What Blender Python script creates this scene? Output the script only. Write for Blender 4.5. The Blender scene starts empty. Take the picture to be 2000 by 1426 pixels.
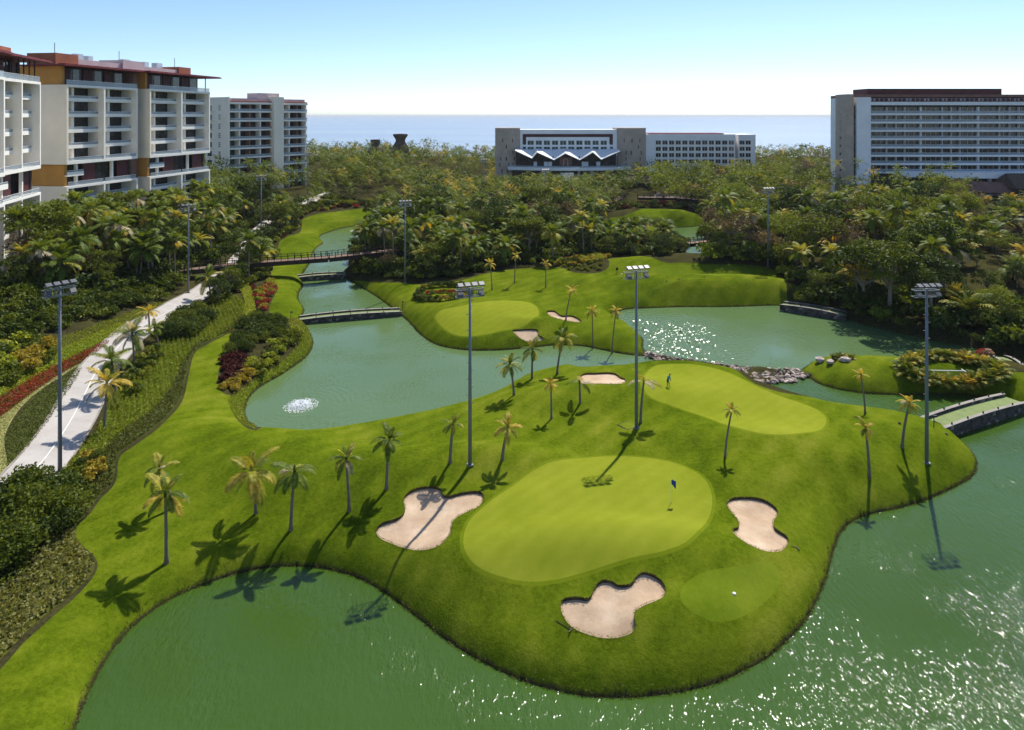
import bpy, math, random
import numpy as np
from mathutils import Vector, Matrix
from mathutils.geometry import delaunay_2d_cdt

random.seed(7); RNG = np.random.default_rng(7)
sc = bpy.context.scene
col = sc.collection
PI = math.pi

# ------------------------------------------------------------------ camera, sky, sun, exposure
H = 40.0                                   # drone height over the lakes
F, CX, HY = 1333.0, 1000.0, 226.0          # focal length, centre and horizon in photo pixels
cam_d = bpy.data.cameras.new('camera'); cam = bpy.data.objects.new('camera', cam_d); col.objects.link(cam)
cam.location = (0, 0, H); cam.rotation_euler = (PI/2, 0, 0)
cam_d.sensor_width = 36; cam_d.lens = 36*F/2000; cam_d.shift_y = -(713-HY)/2000
cam_d.clip_start = 1; cam_d.clip_end = 200000
sc.camera = cam

SUN_EL, SUN_AZ = math.radians(53.5), math.radians(27)       # azimuth clockwise from +Y
world = bpy.data.worlds.new('World'); sc.world = world; world.use_nodes = True
wn = world.node_tree; bg = wn.nodes['Background']
sky = wn.nodes.new('ShaderNodeTexSky'); sky.sky_type = 'NISHITA'; sky.sun_disc = False
sky.sun_elevation = SUN_EL; sky.sun_rotation = SUN_AZ
sky.air_density = 0.75; sky.dust_density = 0.3; sky.ozone_density = 4.5; sky.altitude = 0
wn.links.new(sky.outputs[0], bg.inputs[0]); bg.inputs[1].default_value = 0.122
sun_d = bpy.data.lights.new('sun', 'SUN'); sun_d.energy = 4.2; sun_d.angle = math.radians(0.53); sun_d.color = (1, 0.955, 0.87)
sun = bpy.data.objects.new('sun', sun_d); col.objects.link(sun)
SD = Vector((math.sin(SUN_AZ)*math.cos(SUN_EL), math.cos(SUN_AZ)*math.cos(SUN_EL), math.sin(SUN_EL)))
sun.rotation_euler = SD.to_track_quat('Z', 'Y').to_euler(); sun.location = (60, 120, 160)
vs = sc.view_settings; vs.view_transform = 'Standard'; vs.look = 'None'; vs.exposure = 0.48; vs.gamma = 1.0
sc.render.engine = 'CYCLES'
cy = sc.cycles; cy.use_denoising = True; cy.max_bounces = 6; cy.diffuse_bounces = 3; cy.glossy_bounces = 2
cy.transmission_bounces = 3; cy.transparent_max_bounces = 4; cy.sample_clamp_indirect = 4
cy.use_adaptive_sampling = True; cy.adaptive_threshold = 0.02

# ------------------------------------------------------------------ materials
MATS = {}
def new_mat(name):
    m = bpy.data.materials.new(name); m.use_nodes = True
    nt = m.node_tree; b = nt.nodes['Principled BSDF']
    MATS[name] = m
    return m, nt, b
def N(nt, t, **kw):
    n = nt.nodes.new(t)
    for k, v in kw.items():
        if k in n.inputs.keys(): n.inputs[k].default_value = v
        else: setattr(n, k, v)
    return n
def ramp(nt, fac, stops):
    r = nt.nodes.new('ShaderNodeValToRGB'); e = r.color_ramp.elements
    while len(e) < len(stops): e.new(0.5)
    for i, (p, c) in enumerate(stops): e[i].position = p; e[i].color = (*c, 1)
    nt.links.new(fac, r.inputs[0]); return r.outputs[0]
def mixc(nt, fac, a, b, mode='MIX'):
    m = nt.nodes.new('ShaderNodeMix'); m.data_type = 'RGBA'; m.blend_type = mode
    for s, v in ((m.inputs[0], fac), (m.inputs[6], a), (m.inputs[7], b)):
        if hasattr(v, 'links'): nt.links.new(v, s)
        elif isinstance(v, tuple): s.default_value = (*v, 1)
        else: s.default_value = v
    return m.outputs[2]
def noise(nt, scale, detail=3, rough=0.55, coord='pos', vec=None, stretch=None):
    n = nt.nodes.new('ShaderNodeTexNoise'); n.inputs['Scale'].default_value = scale
    n.inputs['Detail'].default_value = detail; n.inputs['Roughness'].default_value = rough
    if vec is None:
        if coord == 'pos': vec = nt.nodes.new('ShaderNodeNewGeometry').outputs['Position']
        else: vec = nt.nodes.new('ShaderNodeTexCoord').outputs['Object']
    if stretch:
        mp = nt.nodes.new('ShaderNodeMapping'); mp.inputs['Scale'].default_value = stretch[:3]
        if len(stretch) > 3: mp.inputs['Rotation'].default_value = (0, 0, stretch[3])
        nt.links.new(vec, mp.inputs[0]); vec = mp.outputs[0]
    nt.links.new(vec, n.inputs['Vector']); return n.outputs['Fac']
def bump(nt, b, h, strength, dist):
    bp = nt.nodes.new('ShaderNodeBump'); bp.inputs['Strength'].default_value = strength; bp.inputs['Distance'].default_value = dist
    nt.links.new(h, bp.inputs['Height']); nt.links.new(bp.outputs[0], b.inputs['Normal']); return bp
def plain(name, c, rough=0.7, var=0.12, scale=0.6, spec=0.3, metal=0.0, bumps=0.0, bscale=4):
    m, nt, b = new_mat(name)
    f = noise(nt, scale, 5, 0.6)
    lo = tuple(max(0, x*(1-var*1.6)) for x in c); hi = tuple(min(1, x*(1+var)) for x in c)
    nt.links.new(ramp(nt, f, [(0.3, lo), (0.7, hi)]), b.inputs['Base Color'])
    b.inputs['Roughness'].default_value = rough; b.inputs['Specular IOR Level'].default_value = spec; b.inputs['Metallic'].default_value = metal
    if bumps: bump(nt, b, noise(nt, bscale, 4), bumps, 0.1)
    return m
def grass_mat(name, stops, fine=1.0, stripe=0.0, rough_edge=0.0):
    m, nt, b = new_mat(name)
    big = noise(nt, 0.07, 4, 0.6); mid = noise(nt, 0.55, 5, 0.65); fin = noise(nt, 7.0, 4, 0.7)
    str_ = noise(nt, 0.35, 3, 0.5, stretch=(1.0, 0.16, 1, 0.5))
    a = nt.nodes.new('ShaderNodeMath'); a.operation = 'MULTIPLY_ADD'; nt.links.new(mid, a.inputs[0]); a.inputs[1].default_value = 0.45
    nt.links.new(big, a.inputs[2])
    a2 = nt.nodes.new('ShaderNodeMath'); a2.operation = 'MULTIPLY_ADD'; nt.links.new(fin, a2.inputs[0]); a2.inputs[1].default_value = 0.5*fine; nt.links.new(a.outputs[0], a2.inputs[2])
    a3 = nt.nodes.new('ShaderNodeMath'); a3.operation = 'MULTIPLY_ADD'; nt.links.new(str_, a3.inputs[0]); a3.inputs[1].default_value = 0.45; nt.links.new(a2.outputs[0], a3.inputs[2])
    if stripe:
        w = nt.nodes.new('ShaderNodeTexWave'); w.inputs['Scale'].default_value = stripe; w.inputs['Distortion'].default_value = 1.6; w.inputs['Detail'].default_value = 1.5; w.inputs['Detail Scale'].default_value = 0.25
        mp = nt.nodes.new('ShaderNodeMapping'); mp.inputs['Rotation'].default_value = (0, 0, 0.75); nt.links.new(nt.nodes.new('ShaderNodeNewGeometry').outputs['Position'], mp.inputs[0]); nt.links.new(mp.outputs[0], w.inputs['Vector'])
        a4 = nt.nodes.new('ShaderNodeMath'); a4.operation = 'MULTIPLY_ADD'; nt.links.new(w.outputs['Fac'], a4.inputs[0]); a4.inputs[1].default_value = 0.10; 
        sb = nt.nodes.new('ShaderNodeMath'); sb.operation = 'SUBTRACT'; nt.links.new(a3.outputs[0], sb.inputs[0]); sb.inputs[1].default_value = 0.05; nt.links.new(sb.outputs[0], a4.inputs[2]); a3 = a4
    dv = nt.nodes.new('ShaderNodeMath'); dv.operation = 'MULTIPLY'; nt.links.new(a3.outputs[0], dv.inputs[0]); dv.inputs[1].default_value = 1/(1+.45+.5*fine+.45)
    c = ramp(nt, dv.outputs[0], stops)
    blade = noise(nt, 2.4, 6, 0.75); c = mixc(nt, 0.22*fine, c, ramp(nt, blade, [(0.36, tuple(x*0.45 for x in stops[0][1])), (0.64, tuple(x*1.25 for x in stops[-1][1]))]))
    sp = nt.nodes.new('ShaderNodeSeparateXYZ'); nt.links.new(nt.nodes.new('ShaderNodeNewGeometry').outputs['Position'], sp.inputs[0])
    wb = nt.nodes.new('ShaderNodeMath'); wb.operation = 'MULTIPLY_ADD'; nt.links.new(noise(nt, 0.9, 5, 0.7), wb.inputs[0]); wb.inputs[1].default_value = -0.55; nt.links.new(sp.outputs[2], wb.inputs[2])
    mud = nt.nodes.new('ShaderNodeMapRange'); nt.links.new(wb.outputs[0], mud.inputs[0]); mud.inputs[1].default_value = -0.18; mud.inputs[2].default_value = 0.10; mud.inputs[3].default_value = 1; mud.inputs[4].default_value = 0
    c = mixc(nt, mud.outputs[0], c, (0.035, 0.030, 0.014))
    nt.links.new(c, b.inputs['Base Color'])
    b.inputs['Roughness'].default_value = 1.0; b.inputs['Specular IOR Level'].default_value = 0.0
    fb = noise(nt, 5.0, 5, 0.7)
    bump(nt, b, fb, 0.55*fine, 0.12)
    return m
grass_mat('lawn', [(0.38, (0.036, 0.067, 0.002)), (0.46, (0.069, 0.109, 0.003)), (0.53, (0.108, 0.148, 0.006)), (0.61, (0.178, 0.198, 0.018))], 1.0, 0.11)
grass_mat('tee', [(0.40, (0.088, 0.138, 0.005)), (0.58, (0.150, 0.190, 0.014))], 0.6)
grass_mat('green', [(0.38, (0.170, 0.205, 0.012)), (0.62, (0.235, 0.258, 0.024))], 0.3, 0.2)
grass_mat('collar', [(0.38, (0.098, 0.140, 0.005)), (0.62, (0.160, 0.192, 0.012))], 0.5)
grass_mat('bed_pale', [(0.40, (0.20, 0.21, 0.07)), (0.60, (0.32, 0.31, 0.12))], 1.0)
grass_mat('bed_verge', [(0.40, (0.040, 0.052, 0.012)), (0.60, (0.085, 0.098, 0.024))], 1.2)
grass_mat('bed_green', [(0.40, (0.050, 0.095, 0.006)), (0.60, (0.130, 0.170, 0.014))], 1.2)
grass_mat('bed_olive', [(0.40, (0.060, 0.070, 0.010)), (0.60, (0.125, 0.125, 0.022))], 1.2)
grass_mat('bed_lime', [(0.40, (0.17, 0.21, 0.012)), (0.60, (0.30, 0.32, 0.03))], 1.2)
grass_mat('bed_red', [(0.42, (0.045, 0.035, 0.010)), (0.56, (0.13, 0.03, 0.016))], 1.2)
# soil and mulch under the planting
m, nt, b = new_mat('soil')
f1 = noise(nt, 0.25, 4); f2 = noise(nt, 3.0, 5, 0.7)
c1 = ramp(nt, f1, [(0.35, (0.022, 0.03, 0.008)), (0.65, (0.055, 0.065, 0.014))])
c2 = ramp(nt, f2, [(0.4, (0.03, 0.022, 0.012)), (0.7, (0.12, 0.085, 0.05))])
nt.links.new(mixc(nt, 0.45, c1, c2), b.inputs['Base Color']); b.inputs['Roughness'].default_value = 1.0; b.inputs['Specular IOR Level'].default_value = 0.0
bump(nt, b, f2, 0.8, 0.2)
# sand
m, nt, b = new_mat('sand')
f1 = noise(nt, 0.35, 4, 0.6); f2 = noise(nt, 9.0, 4, 0.7)
w = nt.nodes.new('ShaderNodeTexWave'); w.inputs['Scale'].default_value = 1.6; w.inputs['Distortion'].default_value = 5.0; w.inputs['Detail'].default_value = 2
nt.links.new(nt.nodes.new('ShaderNodeNewGeometry').outputs['Position'], w.inputs['Vector'])
c = ramp(nt, f1, [(0.38, (0.43, 0.295, 0.185)), (0.55, (0.53, 0.385, 0.255)), (0.68, (0.61, 0.47, 0.335))])
c = mixc(nt, 0.12, c, ramp(nt, f2, [(0.3, (0.36, 0.26, 0.18)), (0.7, (0.72, 0.58, 0.46))]))
nt.links.new(c, b.inputs['Base Color']); b.inputs['Roughness'].default_value = 0.95; b.inputs['Specular IOR Level'].default_value = 0.1
ad = nt.nodes.new('ShaderNodeMath'); ad.operation = 'ADD'; nt.links.new(w.outputs['Fac'], ad.inputs[0]); nt.links.new(f2, ad.inputs[1])
bump(nt, b, noise(nt, 2.2, 6, 0.7), 0.5, 0.10)
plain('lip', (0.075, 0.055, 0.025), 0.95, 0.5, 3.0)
# concrete path
m, nt, b = new_mat('concrete')
f1 = noise(nt, 0.3, 5, 0.6); f2 = noise(nt, 6, 4)
c = mixc(nt, 0.25, ramp(nt, f1, [(0.35, (0.36, 0.325, 0.29)), (0.65, (0.47, 0.435, 0.40))]), ramp(nt, f2, [(0.3, (0.28, 0.255, 0.23)), (0.7, (0.52, 0.48, 0.44))]))
nt.links.new(c, b.inputs['Base Color']); b.inputs['Roughness'].default_value = 0.85
# water of the lakes: lower lake greener; lagoon and upper lake milkier, with sky reflection painted in
WATER = {}
def water_mat(name, lo, hi, spec):
    m, nt, b = new_mat(name)
    nt.links.new(ramp(nt, noise(nt, 0.03, 3), [(0.3, lo), (0.7, hi)]), b.inputs['Base Color'])
    b.inputs['Roughness'].default_value = 0.06; b.inputs['IOR'].default_value = 1.33; b.inputs['Specular IOR Level'].default_value = spec
    n1 = noise(nt, 2.2, 2, 0.5, stretch=(1.0, 0.42, 1, -0.45)); n2 = noise(nt, 5.5, 2, 0.6, stretch=(1.0, 0.5, 1, 0.35)); n3 = noise(nt, 0.10, 3, 0.55)
    ad = nt.nodes.new('ShaderNodeMath'); ad.operation = 'MULTIPLY_ADD'; nt.links.new(n2, ad.inputs[0]); ad.inputs[1].default_value = 0.38; nt.links.new(n1, ad.inputs[2])
    bp = bump(nt, b, ad.outputs[0], 1.0, 0.16)
    mr = nt.nodes.new('ShaderNodeMapRange'); nt.links.new(n3, mr.inputs[0]); mr.inputs[1].default_value = 0.36; mr.inputs[2].default_value = 0.66; mr.inputs[3].default_value = 0.10; mr.inputs[4].default_value = 1.0
    nt.links.new(mr.outputs[0], bp.inputs['Strength']); WATER[name] = (nt, b, bp, mr)
water_mat('lake_water', (0.036, 0.076, 0.004), (0.052, 0.106, 0.020), 0.42)
WATER['lake_water'][3].inputs[3].default_value = 0.32; WATER['lake_water'][3].inputs[4].default_value = 1.25
water_mat('lagoon_water', (0.084, 0.142, 0.040), (0.104, 0.168, 0.062), 0.5)
water_mat('upper_water', (0.082, 0.142, 0.046), (0.104, 0.170, 0.068), 0.5)
water_mat('ruffled_water', (0.082, 0.142, 0.046), (0.104, 0.170, 0.068), 0.6)
WATER['ruffled_water'][1].inputs['Roughness'].default_value = 0.16
# sea
m, nt, b = new_mat('sea_water')
f1 = noise(nt, 0.004, 4, 0.6, stretch=(0.25, 1, 1))
nt.links.new(ramp(nt, f1, [(0.35, (0.26, 0.33, 0.42)), (0.65, (0.33, 0.40, 0.45))]), b.inputs['Base Color'])
b.inputs['Roughness'].default_value = 0.28; b.inputs['IOR'].default_value = 1.33
bump(nt, b, noise(nt, 0.09, 4, 0.6, stretch=(0.35, 1, 1)), 1.0, 4.0)
plain('beach_sand', (0.55, 0.47, 0.36), 0.95)

def leaf_mat(name, lo, hi, trans=0.32, rough=0.55, nsc=0.22, spec=0.14, objvar=0.5):
    m, nt, b = new_mat(name)
    f = noise(nt, nsc, 3, 0.6); oi = nt.nodes.new('ShaderNodeObjectInfo').outputs['Random']
    fm = nt.nodes.new('ShaderNodeMix'); fm.inputs[0].default_value = objvar; nt.links.new(f, fm.inputs[2]); nt.links.new(oi, fm.inputs[3])
    c = ramp(nt, fm.outputs[0], [(0.25, lo), (0.75, hi)])
    fine = noise(nt, 3.0, 2); c = mixc(nt, 0.45, c, ramp(nt, fine, [(0.35, tuple(x*0.45 for x in lo)), (0.65, tuple(min(1, x*1.5) for x in hi))]))
    nt.links.new(c, b.inputs['Base Color']); b.inputs['Roughness'].default_value = rough; b.inputs['Specular IOR Level'].default_value = spec
    t = nt.nodes.new('ShaderNodeBsdfTranslucent'); nt.links.new(mixc(nt, 1.0, c, (1.25, 1.1, 0.5), 'MULTIPLY'), t.inputs[0])
    ms = nt.nodes.new('ShaderNodeMixShader'); ms.inputs[0].default_value = trans
    nt.links.new(b.outputs[0], ms.inputs[1]); nt.links.new(t.outputs[0], ms.inputs[2])
    nt.links.new(ms.outputs[0], nt.nodes['Material Output'].inputs[0]); return m
leaf_mat('frond_green', (0.052, 0.095, 0.009), (0.17, 0.212, 0.022))
leaf_mat('frond_yellow', (0.2, 0.21, 0.022), (0.42, 0.36, 0.05))
leaf_mat('frond_gold', (0.38, 0.27, 0.028), (0.6, 0.43, 0.07))
leaf_mat('frond_dry', (0.32, 0.25, 0.12), (0.54, 0.45, 0.28))
leaf_mat('leaf_olive', (0.06, 0.092, 0.01), (0.15, 0.18, 0.018))
leaf_mat('leaf_dark', (0.026, 0.054, 0.008), (0.08, 0.112, 0.015))
leaf_mat('leaf_bright', (0.125, 0.18, 0.012), (0.24, 0.275, 0.024))
leaf_mat('leaf_brown', (0.085, 0.07, 0.036), (0.18, 0.13, 0.066))
leaf_mat('leaf_yellow', (0.240, 0.210, 0.020), (0.420, 0.320, 0.040))
leaf_mat('leaf_lime', (0.200, 0.260, 0.015), (0.360, 0.380, 0.035))
leaf_mat('leaf_pale', (0.260, 0.270, 0.090), (0.400, 0.380, 0.150))
leaf_mat('leaf_red', (0.200, 0.022, 0.012), (0.360, 0.055, 0.030))
leaf_mat('leaf_maroon', (0.045, 0.012, 0.012), (0.100, 0.028, 0.025))
leaf_mat('leaf_tuft', (0.115, 0.150, 0.012), (0.27, 0.29, 0.03))
leaf_mat('leaf_verge', (0.060, 0.078, 0.014), (0.125, 0.140, 0.028))
leaf_mat('leaf_litter', (0.10, 0.115, 0.026), (0.34, 0.31, 0.10))
leaf_mat('leaf_pink', (0.300, 0.170, 0.130), (0.500, 0.330, 0.260))
m, nt, b = new_mat('bark')
f1 = noise(nt, 1.2, 4, coord='obj'); w = nt.nodes.new('ShaderNodeTexWave'); w.bands_direction = 'Z'; w.inputs['Scale'].default_value = 2.2; w.inputs['Distortion'].default_value = 1.5
nt.links.new(nt.nodes.new('ShaderNodeTexCoord').outputs['Object'], w.inputs['Vector'])
nt.links.new(mixc(nt, 0.4, ramp(nt, f1, [(0.3, (0.12, 0.095, 0.07)), (0.7, (0.26, 0.21, 0.16))]), ramp(nt, w.outputs['Fac'], [(0, (0.09, 0.07, 0.05)), (1, (0.26, 0.22, 0.17))])), b.inputs['Base Color']); b.inputs['Roughness'].default_value = 0.9
plain('white_wall', (0.92, 0.87, 0.78), 0.75, 0.05, 0.25)
plain('cream_wall', (0.92, 0.82, 0.66), 0.8, 0.05, 0.2)
plain('cool_white', (0.92, 0.90, 0.87), 0.7, 0.05, 0.2)
plain('orange_wall', (0.56, 0.27, 0.06), 0.8, 0.1, 0.3)
plain('terracotta', (0.36, 0.12, 0.06), 0.8, 0.15, 0.3)
plain('maroon_panel', (0.085, 0.018, 0.020), 0.6, 0.2, 0.4)
plain('roof_red', (0.20, 0.030, 0.032), 0.6, 0.2, 0.4)
plain('pink_wall', (0.56, 0.45, 0.44), 0.8, 0.08, 0.3)
plain('tan_wall', (0.50, 0.40, 0.31), 0.85, 0.10, 0.3, bumps=0.2)
plain('brown_wall', (0.24, 0.12, 0.09), 0.8, 0.15, 0.3)
plain('interior', (0.055, 0.048, 0.042), 0.8, 0.5, 0.5)
plain('thatch', (0.13, 0.085, 0.06), 0.95, 0.35, 1.5, bumps=0.7, bscale=6)
plain('dark_wood', (0.045, 0.028, 0.022), 0.8, 0.3, 1.0)
plain('deck_wood', (0.22, 0.14, 0.10), 0.8, 0.25, 1.2)
plain('stone', (0.30, 0.23, 0.19), 0.9, 0.35, 1.5, bumps=0.5)
plain('stone_dark', (0.105, 0.085, 0.075), 0.9, 0.5, 1.3, bumps=0.6)
plain('stone_pale', (0.50, 0.41, 0.35), 0.85, 0.2, 1.5, bumps=0.3)
plain('coping', (0.30, 0.27, 0.23), 0.85, 0.15, 1.0)
plain('bridge_turf', (0.20, 0.25, 0.09), 0.95, 0.12, 1.0)
plain('steel', (0.20, 0.22, 0.245), 0.55, 0.1, 0.8, 0.4, 0.35)
plain('steel_light', (0.55, 0.56, 0.58), 0.4, 0.1, 0.8, 0.5, 0.5)
plain('lamp_grey', (0.13, 0.13, 0.14), 0.45)
plain('lamp_dark', (0.05, 0.05, 0.055), 0.5)
plain('black', (0.015, 0.015, 0.016), 0.5)
plain('white_paint', (0.80, 0.80, 0.78), 0.5, 0.03)
m, nt, b = new_mat('foam'); b.inputs['Base Color'].default_value = (0.92, 0.94, 0.95, 1); b.inputs['Roughness'].default_value = 0.5
t_ = nt.nodes.new('ShaderNodeBsdfTranslucent'); t_.inputs[0].default_value = (0.95, 0.97, 0.98, 1); ms = nt.nodes.new('ShaderNodeMixShader'); nt.links.new(b.outputs[0], ms.inputs[1]); nt.links.new(t_.outputs[0], ms.inputs[2]); nt.links.new(ms.outputs[0], nt.nodes['Material Output'].inputs[0])
plain('flag_blue', (0.01, 0.05, 0.28), 0.7, 0.1)
plain('shirt_teal', (0.01, 0.20, 0.24), 0.8, 0.1, 4)
plain('trousers', (0.018, 0.02, 0.026), 0.85, 0.2, 4)
plain('skin', (0.30, 0.16, 0.10), 0.6, 0.1, 4)
plain('wood_rake', (0.05, 0.04, 0.03), 0.7)
plain('car_white', (0.72, 0.73, 0.74), 0.3, 0.02, 1, 0.5)
m, nt, b = new_mat('glass_dark')
f1 = noise(nt, 0.22, 4, 0.7)
nt.links.new(ramp(nt, f1, [(0.35, (0.010, 0.012, 0.014)), (0.52, (0.026, 0.028, 0.030)), (0.70, (0.085, 0.088, 0.09))]), b.inputs['Base Color']); b.inputs['Roughness'].default_value = 0.08; b.inputs['Specular IOR Level'].default_value = 0.5
m, nt, b = new_mat('glass_green')
nt.links.new(ramp(nt, noise(nt, 0.3, 4, 0.7), [(0.35, (0.012, 0.045, 0.040)), (0.65, (0.06, 0.11, 0.10))]), b.inputs['Base Color']); b.inputs['Roughness'].default_value = 0.08
m, nt, b = new_mat('rail_glass')
b.inputs['Base Color'].default_value = (0.42, 0.50, 0.55, 1); b.inputs['Roughness'].default_value = 0.12; b.inputs['Alpha'].default_value = 0.45

# ------------------------------------------------------------------ mesh and object helpers
def fast_mesh(name, V, faces, mats, smooth=False, midx=None):
    """faces: (n,k) int array, every face with k corners"""
    V = np.asarray(V, dtype=np.float32).reshape(-1, 3); faces = np.asarray(faces, dtype=np.int32)
    me = bpy.data.meshes.new(name); n, k = faces.shape
    me.vertices.add(len(V)); me.vertices.foreach_set('co', V.ravel())
    me.loops.add(n*k); me.loops.foreach_set('vertex_index', faces.ravel())
    me.polygons.add(n); me.polygons.foreach_set('loop_start', np.arange(0, n*k, k, dtype=np.int32))
    me.polygons.foreach_set('use_smooth', np.full(n, smooth, dtype=bool))
    if midx is not None: me.polygons.foreach_set('material_index', np.asarray(midx, dtype=np.int32))
    for mm in (mats if isinstance(mats, (list, tuple)) else [mats]): me.materials.append(MATS[mm])
    me.update(calc_edges=True); return me
def obj(name, me, parent=None, loc=(0, 0, 0), rot=(0, 0, 0), scale=(1, 1, 1), **props):
    o = bpy.data.objects.new(name, me); col.objects.link(o); o.parent = parent
    o.location = loc; o.rotation_euler = rot
    o.scale = (scale,)*3 if isinstance(scale, (int, float)) else scale
    for k, v in props.items():
        if v is not None: o[k] = v
    return o
def thing(name, label, cat, loc=(0, 0, 0), rz=0.0, group=None, scale=1.0):
    return obj(name, None, None, loc, (0, 0, rz), scale, label=label, category=cat, group=group)
class MB:
    def __init__(s): s.v = []; s.f = []; s.m = []
    def add(s, vs_, fs, m=0):
        o = len(s.v); s.v += [tuple(x) for x in vs_]; s.f += [tuple(i+o for i in f) for f in fs]; s.m += [m]*len(fs)
    def box(s, c, d, m=0, rz=0.0):
        x, y, z = (k/2 for k in d); P = [(-x,-y,-z),(x,-y,-z),(x,y,-z),(-x,y,-z),(-x,-y,z),(x,-y,z),(x,y,z),(-x,y,z)]
        ca, sa = math.cos(rz), math.sin(rz)
        s.add([(c[0]+p[0]*ca-p[1]*sa, c[1]+p[0]*sa+p[1]*ca, c[2]+p[2]) for p in P], [(0,3,2,1),(4,5,6,7),(0,1,5,4),(1,2,6,5),(2,3,7,6),(3,0,4,7)], m)
    def tube(s, pts, rad, n=8, m=0, cap=True):
        pts = [Vector(p) for p in pts]; rad = rad if isinstance(rad, (list, tuple)) else [rad]*len(pts); rings = []
        for i, p in enumerate(pts):
            d = (pts[min(i+1, len(pts)-1)]-pts[max(i-1, 0)]).normalized()
            a = d.orthogonal() if abs(d.z) < 0.9 else Vector((1, 0, 0)); a = (a-d*a.dot(d)).normalized(); bb = d.cross(a)
            rings.append([p+a*(rad[i]*math.cos(2*PI*k/n))+bb*(rad[i]*math.sin(2*PI*k/n)) for k in range(n)])
        fs = [(i*n+k, i*n+(k+1) % n, (i+1)*n+(k+1) % n, (i+1)*n+k) for i in range(len(pts)-1) for k in range(n)]
        if cap: fs += [tuple(range(n-1, -1, -1)), tuple((len(pts)-1)*n+k for k in range(n))]
        s.add([v for r in rings for v in r], fs, m)
    def prism(s, poly, z0, z1, m=0):
        n = len(poly); s.add([(x, y, z0) for x, y in poly]+[(x, y, z1) for x, y in poly], [tuple(range(n-1, -1, -1)), tuple(range(n, 2*n))]+[(i, (i+1) % n, n+(i+1) % n, n+i) for i in range(n)], m)
    def mesh(s, name, mats, smooth=False):
        me = bpy.data.meshes.new(name); me.from_pydata(s.v, [], s.f)
        for mm in (mats if isinstance(mats, (list, tuple)) else [mats]): me.materials.append(MATS[mm])
        me.polygons.foreach_set('material_index', s.m)
        if smooth: me.polygons.foreach_set('use_smooth', [True]*len(s.f))
        me.update(); return me
BOXES = {}
def bpart(parent, name, mat, x0, x1, y0, y1, z0, z1, label=None):
    """an axis-aligned box as a part; equal boxes share one mesh"""
    d = (round(abs(x1-x0), 3), round(abs(y1-y0), 3), round(abs(z1-z0), 3)); k = (d, mat)
    if k not in BOXES:
        b_ = MB(); b_.box((0, 0, 0), d); BOXES[k] = b_.mesh(name, mat)
    return obj(name, BOXES[k], parent, ((x0+x1)/2, (y0+y1)/2, (z0+z1)/2), label=label)
def link_tree(src, parent=None):
    c = src.copy(); col.objects.link(c); c.parent = parent
    for ch in src.children: link_tree(ch, c)
    return c

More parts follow.
